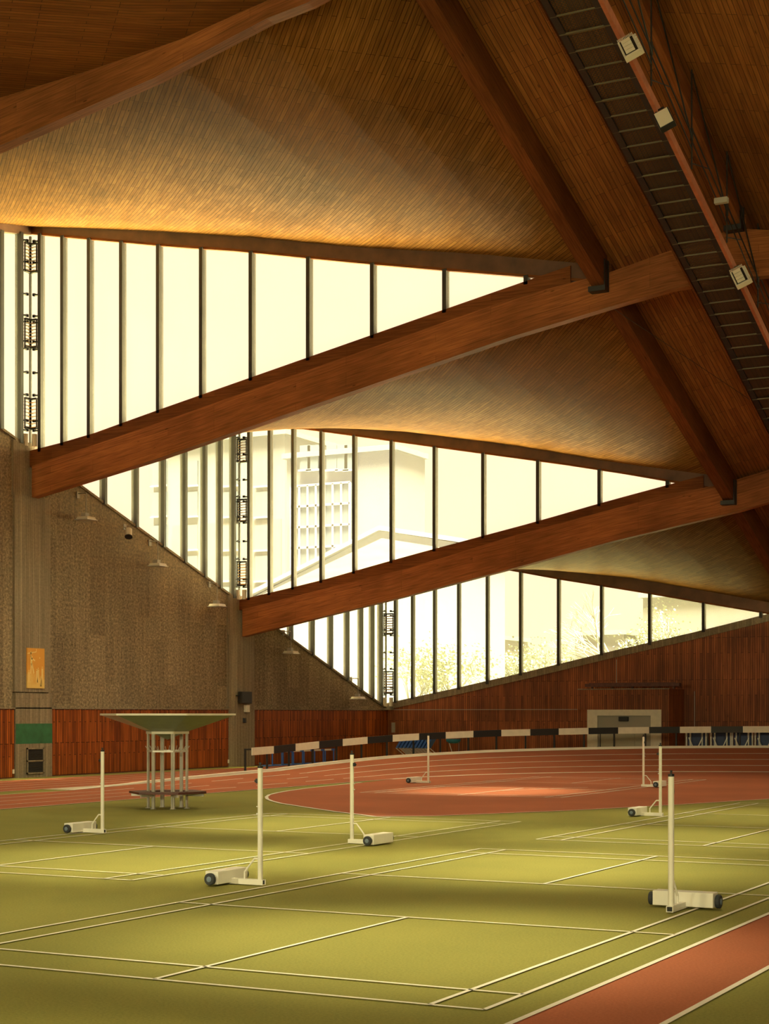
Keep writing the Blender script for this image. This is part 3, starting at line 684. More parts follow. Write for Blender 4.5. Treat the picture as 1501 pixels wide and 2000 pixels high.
b = MB(); b.tube((-.05,.08,.10), (-.36,.2,.26), .025, 8); b.box(-.42,-.32,.12,.3,.14,.36); b.build('bracket', [M['grey']], e)
# ---------------------------------------------------------------- vestibule and door in the back wall
YV = 70.0
X0 = onY(1128, 1400, YV)[0]; X1 = onY(1306, 1400, YV)[0]; zt = onY(1200, 1346, YV)[1]; zl = onY(1200, 1386, YV)[1]
dx0, dx1 = onY(1146.5, 1400, YV)[0], onY(1291, 1400, YV)[0]
v = MB()
def bq(mb, pts, uvf, m=0): mb.poly(pts, m, [uvf(p) for p in pts])
fz_ = lambda p: (p[2], p[0]); sz_ = lambda p: (p[2], p[1])
bq(v, [(X0,YV,zl),(X1,YV,zl),(X1,YV,zt),(X0,YV,zt)], fz_); bq(v, [(X0+.55,YV+.1,0),(dx0,YV+.1,0),(dx0,YV+.1,zl),(X0+.55,YV+.1,zl)], fz_)
bq(v, [(dx1,YV+.02,0),(X1,YV+.02,0),(X1,YV+.02,zl),(dx1,YV+.02,zl)], fz_)
bq(v, [(X1,YV,0),(X1,Y3,0),(X1,Y3,zt),(X1,YV,zt)], sz_); bq(v, [(X0,YV,zl),(X0,YV,zt),(X0,Y3,zt),(X0,Y3,zl)], sz_)
bq(v, [(X0+.55,YV+.1,0),(X0+.55,YV+.1,zl),(X0+.55,Y3,zl),(X0+.55,Y3,0)], sz_); bq(v, [(X0,YV,zl),(X1,YV,zl),(X1,Y3,zl),(X0,Y3,zl)], lambda p: (p[0],p[1]))
bq(v, [(X0,YV,zt),(X1,YV,zt),(X1,Y3,zt),(X0,Y3,zt)], lambda p: (p[0],p[1]), 1)
ves = v.build('vestibule', [M['panelback'], M['darkwood']], kind='thing', label='boarded entrance porch box standing out from the back wall around the grey doors', cat='porch')
b = MB(); b.box(X0-.02, X1+.02, YV-.02, YV+.06, zt-.02, zt+.03); b.build('top_trim', [M['pier']], ves)
xa, z0 = onY(1144, 1344, YV+.5); xb, z1 = onY(1328, 1336, YV+.5)
t = MB(); t.box(xa, xb, YV+.35, YV+.62, zt+.12, zt+.26); t.box(xa+.1, xb-.3, YV+.62, YV+.7, zt+.22, zt+.30)
for k in range(5): xx = xa+.3+k*(xb-xa-.6)/4; t.box(xx-.04, xx+.04, YV+.42, YV+.56, zt, zt+.13)
t.build('cable_tray', [M['darkwood']], kind='thing', label='long dark tray lying on top of the entrance porch', cat='tray')
d = empty('door_1', ((dx0+dx1)/2, YV, 0), kind='structure'); W2 = (dx1-dx0)/2
ztf = zl
f = MB(); fw = .49; f.box(-W2, -W2+fw, -.03, .25, 0, ztf); f.box(W2-fw, W2, -.03, .25, 0, ztf); f.box(-W2+fw, W2-fw, -.03, .25, ztf-.27, ztf); f.build('frame', [M['cream']], d)
iw = W2-fw
p = MB(); p.box(-iw, iw, .10, .14, 0, ztf-.27); p.build('transom', [M['door2']] if 'door2' in M else [M['grey']], d)
M['doorg'] = plain('grey_green_door', (.40,.38,.29,1), .5)
zz = ztf-.27-.62
for a, b_ in ((-iw+.14, -iw+.75), (-iw+.77, iw-.78), (iw-.76, iw-.30)):
    q = MB(); q.box(a, b_, .05, .10, .02, zz); q.build('door_leaf', [M['doorg']], d)
q = MB(); q.box(-iw+.10, iw-.26, .045, .10, zz+.02, zz+.06); q.box(-iw+.10, -iw+.13, .045, .1, 0, zz+.06); q.build('head_seal', [M['rubber']], d)
q = MB(); sx = onY(1217, 1404, YV)[0]-(dx0+dx1)/2; sz = onY(1217, 1404, YV)[1]; q.box(sx-.22, sx+.22, -.06, .10, sz-.11, sz+.10); q.build('door_sensor', [M['black']], d, bevel=.02)
# ---------------------------------------------------------------- railing along the outer edge of the bank
rl_ = empty('barrier_rail', (TX, TY, 0), label='black and white board rail on posts curving along the banked track edge', cat='railing')
def onrim(px, r):                                      # angle on the circle of radius r seen at picture column px (far side)
    ax, ay, _ = ray(px, 1400); A = ax*ax+ay*ay; B = -2*(ax*TX+ay*TY); C_ = TX*TX+TY*TY-r*r; D = B*B-4*A*C_
    dd = (-B+math.sqrt(max(D, 0)))/(2*A); return math.degrees(math.atan2(ay*dd-TY, ax*dd-TX)) % 360
RB = R1 + .12
E0 = [492.6,534.6,577,623,669,717.5,766.5,818,870,924,978.6,1035,1090.6,1148.6,1206.6,1267,1327,1388,1450,1512]
angs = [onrim(px, RB) for px in E0]; stp = (angs[-6]-angs[-1])/5
while angs[-1] > 40: angs.append(angs[-1]-stp)
def rimpt(a, r, dz):
    t = math.radians(a); hh = hb(a if a <= 180 else 180) if a <= 180 else run(TY+r*math.sin(t))
    return (r*math.cos(t), r*math.sin(t), hh + dz)
ZT, ZB_ = .90, .635
for k, (a, b_) in enumerate(zip(angs, angs[1:])):
    q = MB(); P = [rimpt(a, RB, ZB_), rimpt(b_, RB, ZB_)]; P2 = [rimpt(a, RB+.04, ZB_), rimpt(b_, RB+.04, ZB_)]
    base = [P[0], P[1], P2[1], P2[0]]; topz = [(x, y, z+ZT-ZB_) for x, y, z in base]
    q.hexa(base, topz); q.build('rail_board', [M['black'] if k % 2 else M['cream']], rl_)
for k, a in enumerate(angs):
    da = .35; q = MB(); p = rimpt(a+da, RB+.22, 0); q.box(p[0]-.03, p[0]+.03, p[1]-.03, p[1]+.03, p[2]-.12, p[2]+ZT-.03)
    a1 = Vector(rimpt(a+da, RB+.22, ZT-.06)); b1 = Vector(rimpt(a-.2, RB+.05, ZT-.06)); q.bar(a1, b1, .05, .05); q.build('post', [M['black']], rl_)
# ---------------------------------------------------------------- badminton net posts
def make_post():
    e = empty('badminton_post', (0,0,0), cat='net post', group='wheeled badminton net posts', label='x')
    b = MB(); b.tube((0,0,.03), (0,0,1.53), .034, 14); b.build('pole', [M['post_white']], e)
    b = MB(); b.tube((0,0,1.53), (0,0,1.56), .036, 12); b.tube((0,0,1.56), (0,0,1.60), .012, 8); b.box(-.02,.02,-.008,.008,1.585,1.60); b.build('cord_clip', [M['black']], e)
    b = MB(); b.box(.028, .06, -.02, .02, 1.33, 1.39); b.tube((.05,0,1.36), (.08,0,1.36), .018, 8); b.build('cleat', [M['black']], e)
    b = MB(); b.box(.03, .055, -.012, .012, .92, .94); b.box(.03,.055,-.012,.012,1.02,1.03); b.build('hook', [M['galv']], e)
    b = MB()  # hollow foot tube along +x, open at the post end
    x0, x1, w, h, t = -.06, .52, .04, .07, .008
    b.box(x0, x1, -w, w, 0, t); b.box(x0, x1, -w, w, h-t, h); b.box(x0, x1, -w, -w+t, t, h-t); b.box(x0, x1, w-t, w, t, h-t); b.build('foot_tube', [M['post_white']], e)
    b = MB(); b.box(-.045, -.04, -w+t, w-t, t, h-t); b.build('tube_shade', [M['black']], e)  # black plate stands in for the shade inside the open tube
    b = MB(); b.path([(.03,0,.34), (.09,0,.34), (.24,0,.16), (.24,0,.06)], .013, 8); b.build('brace', [M['post_white']], e)
    b = MB(); b.box(.42, .62, -.36, .36, .015, .185); b.build('weight_box', [M['post_white']], e, bevel=.008)
    for s in (-1, 1):
        b = MB(); b.lathe((.52, s*.37, .085), [(0,-.0),(.07,0),(.08,s*.01),(.08,s*.045),(.07,s*.055),(.035,s*.055)], 18, axis='y'); wh = b.build('wheel', [M['rubber']], e)
        b = MB(); b.lathe((.52, s*.37, .085), [(.037,s*.045),(.037,s*.058),(.02,s*.062),(0,s*.062)], 14, axis='y'); b.build('hub', [M['hub']], wh)
    return e
PI = math.pi
POSTS = [((1310,1783), PI/2, 'white badminton post nearest the red runway, wheeled base turned sideways'),
         ((508,1730), PI, 'large white badminton post standing on the near court, base with wheel to its left'),
         ((687,1648), 0, 'white badminton post on the second court, wheeled base to its right'),
         ((200,1628), PI, 'white badminton post left of the bench shelter, wheeled base to its left'),
         ((1289,1595), PI, 'white badminton post just behind the tall nearest one, box base to its left'),
         ((836,1530), PI, 'small white badminton post on the red area below the stacked blue hurdles'),
         ((1256,1537), 0, 'small white badminton post on the red area in front of the grey doors')]
pr = None
for (px, py), rz, lab in POSTS:
    x, y = onZ(px, py)
    if pr is None: pr = make_post(); pr.location = (x, y, .012); pr.rotation_euler = (0,0,rz); pr['label'] = lab
    else: copy_tree(pr, (x, y, .012), rz, lab)
# ---------------------------------------------------------------- hexagonal bench with funnel roof
cx, cy = onZ(327, 1579); e = empty('bench_shelter', (cx, cy, .005), label='hexagonal bench around posts carrying a wide upturned funnel roof', cat='shelter')
ph0 = TH + math.radians(-7)                             # orientation read from the rim corners
hx = lambda r, z, k: (r*math.cos(ph0+k*PI/3), r*math.sin(ph0+k*PI/3), z)
RC, ZR, RN, ZN = 1.63, 2.21, .50, 1.83
for k in range(6):
    q = MB(); a, b_, c, d_ = hx(RC,ZR,k), hx(RC,ZR,k+1), hx(RN,ZN,k+1), hx(RN,ZN,k)
    q.poly([d_, c, b_, a], 0); q.poly([tuple(Vector(p)+Vector((0,0,.025))) for p in (a, b_, c, d_)], 1)
    ed = [tuple(Vector(p)+Vector((0,0,.025))) for p in (a, b_)]; q.poly([a, b_, ed[1], ed[0]], 1)
    q.build('roof_panel', [M['green_sheet'], M['cream']], e)
q = MB()
for k in range(6): q.bar(hx(RC,ZR+.02,k), hx(RC,ZR+.02,k+1), .05, .045)
q.build('rim', [M['cream']], e)
q = MB()
for k in range(6): q.poly([hx(RN,ZN,k), hx(RN,ZN,k+1), (0,0,1.63)][::-1], 0)
q.build('funnel_tip', [M['green_sheet']], e)
q = MB()
for k in range(6): q.bar(hx(RN,ZN-.03,k), hx(RN,ZN-.03,k+1), .05, .06)
q.build('top_ring', [M['cream']], e)
for k in range(6):
    q = MB(); p = hx(RN-.03,0,k); ca = Vector((math.cos(ph0+k*PI/3+PI/2), math.sin(ph0+k*PI/3+PI/2), 0))
    for s in (-.022, .022): o_ = ca*s; q.box(p[0]+o_.x-.02, p[0]+o_.x+.02, p[1]+o_.y-.02, p[1]+o_.y+.02, 0, ZN-.05)
    q.box(p[0]-.05, p[0]+.05, p[1]-.05, p[1]+.05, 0, .012); q.build('post', [M['galv']], e)
q = MB()
for k in range(6): q.bar(hx(RN-.01,1.36,k), hx(RN-.01,1.36,k+1), .035, .04)
q.build('middle_rail', [M['galv']], e)
for k in range(6):
    q = MB(); p, n_ = Vector(hx(RN,1.36,k+.5))*1, Vector((math.cos(ph0+(k+.5)*PI/3), math.sin(ph0+(k+.5)*PI/3), 0))
    p = Vector((n_.x*.43, n_.y*.43, 1.37)); t_ = Vector((-n_.y, n_.x, 0))
    for s in (-.1, .08): q.tube(p+t_*s, p+t_*s+n_*.08+Vector((0,0,.11)), .009, 6)
    q.build('coat_hook', [M['galv']], e)
for k in range(6):
    q = MB(); ro, ri, z = .94, .50, .36
    a = [hx(ri,z,k), hx(ro,z,k), hx(ro,z,k+1), hx(ri,z,k+1)]; q.prism(a, (0,0,.05)); q.build('seat_board', [M['darkwood']], e)
    q = MB(); m_a = hx(.46,z-.06,k+.5); q.bar(hx(.50,z-.04,k), hx(.88,z-.04,k), .05, .06); q.build('seat_bracket', [M['galv']], e)
# ---------------------------------------------------------------- hurdles behind the rail
def make_hurdle(name, w=.78, h=.66, lab='x', grp=None):
    e = empty(name, (0,0,0), label=lab, cat='hurdle', group=grp)
    for s in (-1, 1):
        b = MB(); b.box(s*w/2-.025, s*w/2+.025, -.02, .02, .04, h-.04); b.build('upright', [M['blue']], e)
        b = MB(); b.box(s*w/2-.03, s*w/2+.03, -.05, .5, 0, .05); b.build('foot', [M['blue']], e)
    b = MB(); b.box(-w/2-.05, w/2+.05, -.025, -.0, h-.08, h); b.build('top_bar', [M['cream']], e)
    b = MB(); b.box(w/2-.26, w/2+.055, -.03, .004, h-.082, h+.002); b.build('bar_end', [M['blue']], e)
    b = MB(); b.box(-w/2, w/2, .44, .48, .01, .05); b.build('tie_bar', [M['cream']], e)
    return e
# a line of hurdles parked along the left wall, seen under the rail
h0 = make_hurdle('hurdle', lab='blue hurdle parked by the boarding, first in line right of the loudspeaker column', grp='blue hurdles parked along the left wall')
HL = ['blue hurdle parked by the boarding, first in line right of the loudspeaker column', 'second blue hurdle of the parked line under the rail', 'third blue hurdle of the parked line under the rail', 'fourth blue hurdle of the parked line under the rail', 'fifth blue hurdle of the parked line under the rail', 'last blue hurdle of the parked line, farthest from the loudspeaker column']
for k in range(6):
    X = XW + 1.3; yy = onX(541 + 20.4*k, 1480, X)[0]
    if k == 0: h0.location = (X, yy, 0); h0.rotation_euler = (0,0,math.radians(90))
    else: copy_tree(h0, (X, yy, 0), math.radians(90), HL[k])
# tipped stack of hurdles near the back wall
SZ = onY(800, 1461, 68.0)[1]
def make_leaning(lab):
    e = empty('stacked_hurdle', (0,0,0), label=lab, cat='hurdle', group='leaning stack of hurdles by the back wall')
    b = MB(); b.hexa([(0,0,SZ),(.11,0,SZ),(.41,0,SZ+.46),(.30,0,SZ+.46)], [(0,.5,SZ),(.11,.5,SZ),(.41,.5,SZ+.46),(.30,.5,SZ+.46)]); b.build('top_board', [M['blue']], e)
    for y in (.04, .56): b = MB(); b.bar((0,y,SZ), (.80,y,.02), .03, .035); b.build('upright', [M['galv']], e)
    b = MB(); b.bar((.02,.05,SZ), (.02,.56,SZ), .03, .03); b.build('clamp', [M['galv']], e)
    return e
xs0 = onY(772, 1460, 68.0)[0]; xs1 = onY(835, 1460, 68.0)[0]; st0 = None; nst = 9
for k in range(nst):
    lab = 'blue topped hurdle leaning in the tilted stack by the back wall' if 0 < k < nst-1 else ('leftmost blue topped hurdle of the tilted stack by the back wall' if k == 0 else 'rightmost blue topped hurdle of the tilted stack by the back wall')
    x = xs0 + (xs1-xs0)*k/nst
    if st0 is None: st0 = make_leaning(lab); st0.location = (x, 68.0, 0)
    else: copy_tree(st0, (x, 68.0, 0), label=lab)
# blue rope net bundle hung on a pole
x, z = onY(885, 1446, 70.5); e = empty('net_bundle', (x, 70.5, 0), label='turquoise net hoop on a thin stand by the back wall', cat='net')
b = MB(); b.lathe((0,0,z), [(.36,.06),(.34,-.05),(.22,-.13),(.0,-.15)], 18); b.build('net_basket', [plain('turquoise_net', (.03,.22,.30,1), .6)], e)
b = MB(); b.tube((-.26,0,z), (.05,0,0), .018, 8); b.build('stand_pole', [M['galv']], e)
b = MB(); b.tube((.3,0,z-.05), (.28,0,z-.55), .012, 6); b.tube((.28,0,z-.55), (.2,0,z-.75), .03, 8); b.tube((.28,0,z-.55), (.38,0,z-.78), .03, 8); b.build('tassel', [M['hub']], e)
# folded trestles / hurdle trolleys stored against the back wall on the right
def make_trestle(lab):
    e = empty('hurdle_rack', (0,0,0), label=lab, cat='rack', group='dark blue racks stored behind the rail')
    b = MB(); b.box(-.40, .40, .10, .16, .35, 1.5); b.build('panel', [M['navy']], e)
    for s in (-1, 1):
        for o_ in (-.085, .085):
            b = MB(); b.tube((s*.35+o_,0,.02), (s*.35+o_,0,1.5), .042, 10); b.build('post', [M['galv']], e)
        b = MB(); b.bar((s*.30,-.08,1.22), (s*.02,-.14,.60), .045, .045); b.build('strut', [M['post_white']], e)
        b = MB(); b.box(s*.35-.1, s*.35+.1, -.5, .4, 0, .06); b.build('foot', [M['navy']], e)
    b = MB(); b.box(-.40, .40, -.03, .03, 1.44, 1.50); b.build('cross_bar', [M['navy']], e)
    return e
TR = ['dark blue rack with steel posts, first right of the porch', 'dark blue rack with steel posts, second right of the porch', 'dark blue rack with steel posts, third right of the porch', 'dark blue rack with steel posts, at the right picture edge']
tr0 = None
for k, px in enumerate((1359, 1407, 1449, 1494)):
    x = onY(px, 1450, 68.6)[0]
    if tr0 is None: tr0 = make_trestle(TR[k]); tr0.location = (x, 68.6, 0)
    else: copy_tree(tr0, (x, 68.6, 0), label=TR[k])
# ---------------------------------------------------------------- walkway hung under the ridge
CX0, CX1 = -13.35, -12.05
def zc(y): return interp([(28.0,19.0),(32.5,17.55),(37.2,16.1),(44.8,13.62),(51.5,11.28),(60,8.3)], y)
cw = empty('catwalk', (0,0,0), label='narrow metal mesh walkway with red-brown edge board hung under the ridge', cat='walkway')
ys = lsp(28.5, 57.5, 29)
deck = MB()
for a, b_ in zip(ys, ys[1:]):
    for x0, x1, m in ((CX0+.10, CX1-.06, 0),):
        q = [(x0,a,zc(a)+.10),(x1,a,zc(a)+.10),(x1,b_,zc(b_)+.10),(x0,b_,zc(b_)+.10)]; deck.poly(q, 0, [(p[0],p[1]) for p in q])
deck.build('mesh_deck', [M['mesh']], cw)
for nm, x, w, m, h in (('edge_board', CX1, .09, 'redstringer', .24), ('edge_beam', CX0, .05, 'hip', .16)):
    s = MB()
    for a, b_ in zip(ys, ys[1:]):
        s.hexa([(x-w/2,a,zc(a)),(x+w/2,a,zc(a)),(x+w/2,b_,zc(b_)),(x-w/2,b_,zc(b_))], [(x-w/2,a,zc(a)+h),(x+w/2,a,zc(a)+h),(x+w/2,b_,zc(b_)+h),(x-w/2,b_,zc(b_)+h)])
    s.build(nm, [M[m]], cw)
for x in (CX0+.13, CX1-.12):
    s = MB()
    for a, b_ in zip(ys, ys[1:]): s.bar((x,a,zc(a)+.06), (x,b_,zc(b_)+.06), .16, .05)
    s.build('side_channel', [M['black']], cw)
y = 29.0; k = 0
while y < 57:
    s = MB(); s.bar((CX0+.05,y,zc(y)+.05), (CX1-.05,y,zc(y)+.05), .032 if k % 4 else .075, .035); s.build('cross_bar', [M['olive'] if 'olive' in M else M['steel']], cw); y += .575; k += 1
# truss rods and hangers beside the walkway
y = 29.5; k = 0
while y < 56:
    y2 = y + 3.1
    xo = CX1 + .16; zt_ = lambda yy: zridge(yy) + .1
    s = MB(); s.tube((xo,y,zc(y)+.05), (xo,y,zt_(y)), .022, 8); s.tube((xo,y,zc(y)+.75), (xo,y,zc(y)+1.05), .04, 8); s.build('hanger_rod', [M['steel']], cw)
    s = MB(); s.tube((xo,y,zc(y)+1.05), (xo,y2,zc(y2)+.9), .02, 6); s.tube((xo,y,zc(y)+.75), (xo,y2,zc(y2)+.55), .018, 6); s.build('guard_rod', [M['black']], cw)
    s = MB(); s.tube((xo+.02,y,zt_(y)-.1), (xo+.02,y2,zc(y2)+.75), .022, 6); s.tube((xo-.02,y,zc(y)+.2), (xo-.02,y+1.5,zc(y+1.5)+1.0), .014, 6); s.build('diagonal_rod', [M['black']], cw)
    y = y2; k += 1
# floodlights clamped to the rods
def flood(px, py, y, lab, kind):
    X, z = onY(px, py, y); e = empty('floodlight', (X, y, z), label=lab, cat='floodlight', group='floodlights on the walkway rail')
    e.rotation_euler = (math.radians(-28), math.radians(-24), math.radians(10))
    w, h = .19, .28
    b = MB(); b.box(-w, w, -.02, .14, -h, h); b.build('housing', [M['cream'] if kind == 'ribbed' else M['black']], e, bevel=.01)
    if kind == 'ribbed':
        b = MB()
        for k in range(12): xx = -w + .02 + k*(2*w-.04)/11; b.box(xx-.008, xx+.008, -.04, .18, h, h+.06)
        for k in range(12): zz = -h + .02 + k*(2*h-.04)/11; b.box(w, w+.05, -.02, .14, zz-.008, zz+.008)
        b.build('cooling_fins', [M['cream']], e)
        b = MB(); b.box(-w+.04, w-.04, -.035, -.02, -h+.04, h-.04); b.build('reflector_tray', [M['steel']], e)
        for k in range(4): zz = -h+.10+k*(2*h-.2)/3; b = MB(); b.box(-w+.07, w-.10, -.05, -.035, zz-.05, zz+.05); b.build('lamp_module', [M['lamp']], e)
    else:
        b = MB(); b.box(-w+.03, w-.03, -.035, -.02, -h+.03, h-.03); b.build('diffuser', [M['lamp']], e)
    b = MB(); b.bar((-.1,.1,h), (-.1,.16,h+.25), .03, .03); b.bar((.1,.1,h), (.1,.16,h+.25), .03, .03); b.bar((-.1,.16,h+.25), (.1,.16,h+.25), .03, .03); b.build('bracket', [M['black']], e)
    return e
M['lamp'] = plain('pale_lens', (.92,.86,.68,1), .3)
def fpos(X, px):                                        # y of the vertical plane x = X seen at column px
    return onX(px, 500, X)[0]
XF = CX1 + .30
flood(1228, 91, fpos(XF, 1228), 'ribbed pale floodlight on the walkway rail, uppermost', 'ribbed')
flood(1296, 231, fpos(XF, 1296), 'black framed floodlight with flat pale face on the walkway rail', 'flat')
flood(1444, 540, fpos(XF, 1444), 'ribbed pale floodlight on the walkway rail, lowest', 'ribbed')
X, z = onY(1408, 392, fpos(XF+.2, 1408)); e = empty('cable_box', (XF+.2, fpos(XF+.2, 1408), z), label='grey cable box on a rod beside the walkway', cat='box')
MB().box(-.17, .17, -.08, .08, -.07, .07).build('housing', [M['grey']], e, bevel=.01)
# thin wire between the upper beam and the walkway
xa, za = onY(1190, 598, Y1+.3); wr_ = MB(); wr_.tube((xa,Y1+.3,za), (CX0,49.6,zc(49.6)), .008, 5); wr_.build('hanging_wire', [M['steel']], kind='thing', label='thin sagging wire from the upper beam to the walkway', cat='wire')
# ---------------------------------------------------------------- outside
gd = MB(); gd.poly([(-400,-300,-.35),(400,-300,-.35),(400,600,-.35),(-400,600,-.35)], 0)
gd.build('ground', [plain('outside_ground', (.09,.09,.06,1), .9, noise=.2, nscale=.1)], kind='structure')
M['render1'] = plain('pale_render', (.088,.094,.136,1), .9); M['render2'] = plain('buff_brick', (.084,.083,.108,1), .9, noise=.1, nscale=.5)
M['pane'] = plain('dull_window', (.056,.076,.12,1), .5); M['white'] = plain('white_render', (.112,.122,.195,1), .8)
def block(name, x0, x1, y, dep, z1, mat_, wins, label, cat='building', m2='pane', band=None):
    e = empty(name, ((x0+x1)/2, y, -.35), label=label, cat=cat); hw = (x1-x0)/2
    b = MB(); b.box(-hw, hw, 0, dep, 0, z1); b.build('wall', [M[mat_]], e)
    b = MB(); b.box(-hw-.3, hw+.3, -.3, dep, z1, z1+.4); b.build('roof', [M['render1']], e)
    if band: b = MB(); b.box(-hw+band[0], hw-band[1], -.15, 0, 0, band[2]); b.build('brick_front', [M['render2']], e)
    for (u, v, w, h) in wins:
        b = MB(); b.box(-hw+u, -hw+u+w, -.22, .0, v, v+h); o = b.build('window', [M[m2]], e)
        f = MB(); f.box(-hw+u-.12, -hw+u+w+.12, -.28, -.2, v-.15, v); f.build('sill', [M['white']], o)
    return e
def span(px0, px1, Y): return onY(px0, 1000, Y)[0], onY(px1, 1000, Y)[0]
def zat(px, py, Y): return onY(px, py, Y)[1]
YA = 112.0; a0, a1 = span(300, 556, YA); zA = zat(450, 850, YA)
wins = []
for cxp in (312, 372, 450, 515):
    for cyp in (925, 985, 1050, 1110, 1170):
        x, z = onY(cxp, cyp, YA); wins.append((x-a0-.7, z+.35-1.0, 1.5, 2.0))
block('apartment_building', a0, a1, YA, 9, zA, 'render1', wins, 'pale apartment block with buff lower floors behind the middle window', band=(2.0, .3, zat(450, 1020, YA)+.35))
YO = 105.0; o0, o1 = span(560, 770, YO); zO = zat(650, 880, YO)
wins = [(onY(x, 900, YO)[0]-o0, zat(x, 918, YO)+.35, .9, 1.8) for x in (588, 603, 640, 660, 675)]
ob = block('office_building', o0, o1, YO, 5, zO, 'render1', wins, 'pale office block with glazed grid front behind the middle window')
c0, c1 = span(576, 690, YO); cz0, cz1 = zat(630, 1110, YO), zat(630, 948, YO)
b = MB(); b.box(c0-(o0+o1)/2, c1-(o0+o1)/2, -.5, -.05, cz0+.35, cz1+.35); cwall = b.build('curtain_wall', [M['pane']], ob)
b = MB()
for k in range(8): xx = c0+(c1-c0)*k/7-(o0+o1)/2; b.box(xx-.08, xx+.08, -.62, -.5, cz0+.35, cz1+.35)
for k in range(5): zz = cz0+(cz1-cz0)*k/4+.35; b.box(c0-(o0+o1)/2, c1-(o0+o1)/2, -.62, -.5, zz-.08, zz+.08)
b.build('glazing_bars', [M['white']], cwall)
YH_ = 94.0; h0, h1 = span(480, 900, YH_); zr = zat(745, 1035, YH_); xr_ = onY(745, 1035, YH_)[0]; ze0 = zat(490, 1172, YH_); ze1 = zat(900, 1060, YH_)
e = empty('low_hall', ((h0+h1)/2, YH_, -.35), label='low white hall with pitched roof behind the middle window', cat='building'); ox = (h0+h1)/2
b = MB(); b.prism([(h0-ox,0,0),(h1-ox,0,0),(h1-ox,0,ze1+.3),(xr_-ox,0,zr+.3),(h0-ox,0,ze0+.3)], (0,7,0)); b.build('wall', [M['white']], e)
b = MB(); b.hexa([(h0-ox-.3,-.4,ze0+.3),(xr_-ox,-.4,zr+.3),(xr_-ox,7.3,zr+.3),(h0-ox-.3,7.3,ze0+.3)], [(h0-ox-.3,-.4,ze0+.6),(xr_-ox,-.4,zr+.6),(xr_-ox,7.3,zr+.6),(h0-ox-.3,7.3,ze0+.6)])
b.hexa([(xr_-ox,-.4,zr+.3),(h1-ox+.3,-.4,ze1+.3),(h1-ox+.3,7.3,ze1+.3),(xr_-ox,7.3,zr+.3)], [(xr_-ox,-.4,zr+.6),(h1-ox+.3,-.4,ze1+.6),(h1-ox+.3,7.3,ze1+.6),(xr_-ox,7.3,zr+.6)]); b.build('roof', [M['white']], e)
YT = 128.0
x0, x1 = span(1255, 1520, YT); block('stone_building', x0, x1, YT, 14, zat(1300, 1158, YT), 'render2', [(1.5+3.4*k, 4.2, 1.4, 2) for k in range(3)], 'tall plain building at the right behind the back window')
x0, x1 = span(1122, 1218, YT+6); block('brick_building', x0, x1, YT+6, 12, zat(1190, 1232, YT+6), 'render2', [(.6+2*k, 3.5, 1.2, 1.8) for k in range(2)], 'lower brick building with uneven roofline in the middle of the back window')
x0, x1 = span(893, 950, 140); block('gabled_house', x0, x1, 140, 10, zat(920, 1240, 140), 'render2', [(.9, 4.4, 1.1, 1.7)], 'house seen low through the left panes of the back window')
M['bark'] = plain('grey_bark', (.085,.09,.085,1), .9); M['leafy'] = plain('pale_spring_leaves', (.125,.145,.115,1), .9)
def tree(px, pyb, pyt, Y, seed, label, leaves=True, spread=.42):
    x, zt = onY(px, pyt, Y); r_ = random.Random(seed); z0 = -.35; Ht = zt - z0
    e = empty('tree', (x, Y, z0), label=label, cat='tree', group='trees outside the back window'); tr = MB(); lf = MB()
    def grow(p, d, ln, rad, dep):
        q = p + d*ln; tr.tube(p, q, rad, 5, r2=rad*.65)
        if dep == 0:
            if leaves:
                for _ in range(4):
                    c = q + Vector((r_.gauss(0,.5), r_.gauss(0,.5), r_.gauss(0,.45))); s = .05+.06*r_.random()
                    u = Vector((r_.gauss(0,1), r_.gauss(0,1), r_.gauss(0,1))).normalized(); v_ = u.cross(Vector((.3,.5,.8))).normalized()
                    lf.poly([c+u*s, c+v_*s, c-u*s, c-v_*s], 0)
            return
        for _ in range(3 if dep > 1 else 4):
            nd = (d + Vector((r_.gauss(0,spread), r_.gauss(0,spread), r_.gauss(.05,spread*.5)))).normalized(); grow(q, nd, ln*r_.uniform(.62,.82), rad*.6, dep-1)
    grow(Vector((0,0,0)), Vector((r_.gauss(0,.04),0,1)), Ht*.30, Ht*.018, 5)
    tr.build('trunk', [M['bark']], e)
    if leaves: lf.build('foliage', [M['leafy']], e)
for a in ((800,0,1275,88,1,'leafy tree outside, left end of the back window'), (880,0,1262,89,2,'leafy tree outside, second from the left in the back window'),
          (985,0,1265,112,3,'leafy tree outside, in the centre left of the back window'), (1060,0,1240,106,4,'slender tree outside, centre of the back window'),
          (1240,0,1120,102,5,'tall tree with spreading bare branches before the plain building outside', False), (1330,0,1190,104,6,'leafy tree outside, right of the tall spreading one')): tree(*a)
# ---------------------------------------------------------------- light: bright overcast sky, lamps over the courts, added fill lamps
w = bpy.data.worlds.new('sky'); scene.world = w; w.use_nodes = True
nt = w.node_tree; bg = nt.nodes['Background']; tc = N(nt, 'ShaderNodeTexCoord'); sp = N(nt, 'ShaderNodeSeparateXYZ'); L(nt, tc.outputs['Generated'], sp.inputs[0])
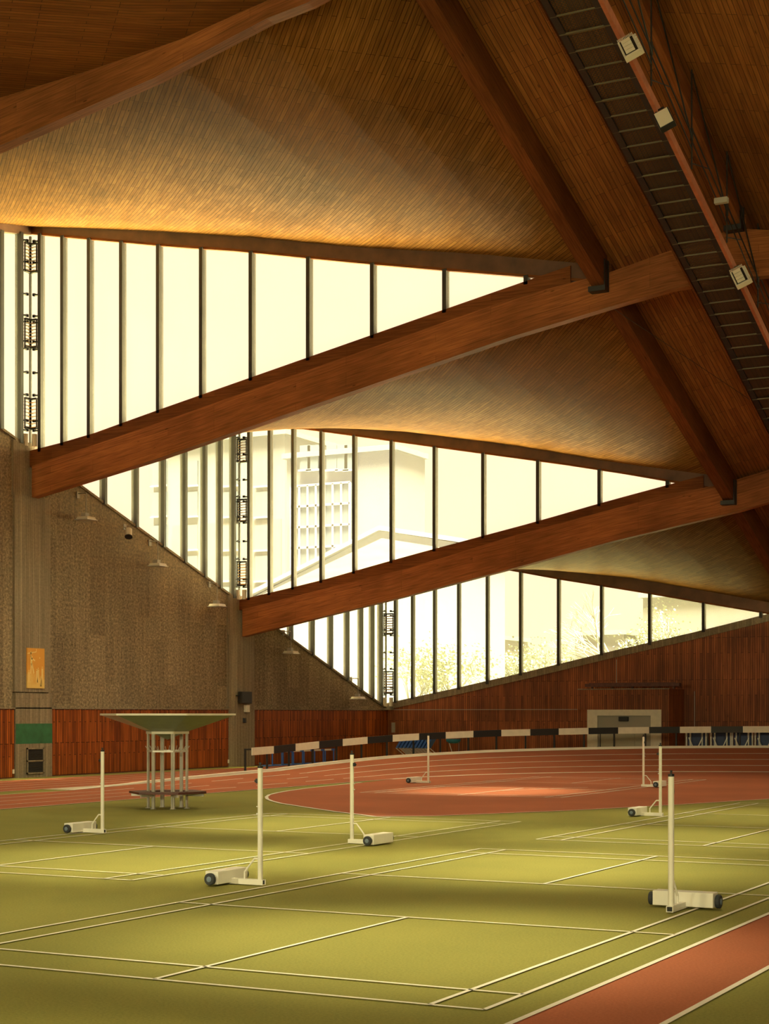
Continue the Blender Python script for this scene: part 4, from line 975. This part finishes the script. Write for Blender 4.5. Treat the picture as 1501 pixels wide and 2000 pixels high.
# overcast: cream horizon, much brighter towards the zenith
mr = N(nt, 'ShaderNodeMapRange', interpolation_type='SMOOTHSTEP', i_From_Min=ZA, i_From_Max=ZBB); dt = N(nt, 'ShaderNodeVectorMath', operation='DOT_PRODUCT'); dt.inputs[1].default_value = Vector(ZDIR).normalized(); L(nt, tc.outputs['Generated'], dt.inputs[0]); L(nt, dt.outputs['Value'], mr.inputs['Value'])
L(nt, mix(nt, SKYC, ZENC, mr.outputs[0]), bg.inputs['Color']); bg.inputs['Strength'].default_value = 1.0
def spot(x, y, z, tx, ty, watts, deg, col=(1,.88,.50)):
    l = bpy.data.lights.new('court_or_fill_lamp', 'SPOT'); l.energy = watts; l.spot_size = math.radians(deg); l.spot_blend = 1.0; l.shadow_soft_size = .6; l.color = col
    o = bpy.data.objects.new('court_or_fill_lamp', l); COL.objects.link(o); o.location = (x, y, z)
    o.rotation_euler = (Vector((tx,ty,0)) - Vector((x,y,z))).to_track_quat('-Z', 'Y').to_euler()
for tx, ty, k in POOLS: spot(tx*.8-2.0, ty+.2, 11.2 if ty > 40 else 13.2, tx, ty, LAMP*k, 34)
for fx, fy, ftx, fty in FRONT_FILL: spot(fx, fy, 6.5, ftx, fty, FFILL, 75)
for wx, wy in WIDE_FILL: spot(wx, wy, 10.5 if wy > 38 else 12.5, wx-2, wy, WFILL, 150)
# ---------------------------------------------------------------- camera
cam = bpy.data.cameras.new('camera'); co = bpy.data.objects.new('camera', cam); COL.objects.link(co); scene.camera = co
co.location = (0, 0, H); co.rotation_euler = (math.radians(90), 0, TH)
cam.sensor_fit = 'VERTICAL'; cam.sensor_height = 36; cam.sensor_width = 36*1501/2000; cam.lens = F/2000*36
cam.shift_x = 0; cam.shift_y = (YH-1000)/2000; cam.clip_end = 2000
vs = scene.view_settings; vs.view_transform = 'Standard'; vs.look = 'None'; vs.gamma = 1; vs.exposure = EXPO; vs.use_curve_mapping = False
scene.display_settings.display_device = 'sRGB'
cy = scene.cycles
cy.use_denoising = True; cy.max_bounces = 7; cy.diffuse_bounces = 5; cy.glossy_bounces = 3; cy.transmission_bounces = 4; cy.transparent_max_bounces = 10
cy.caustics_reflective = True; cy.caustics_refractive = False; cy.sample_clamp_indirect = 6
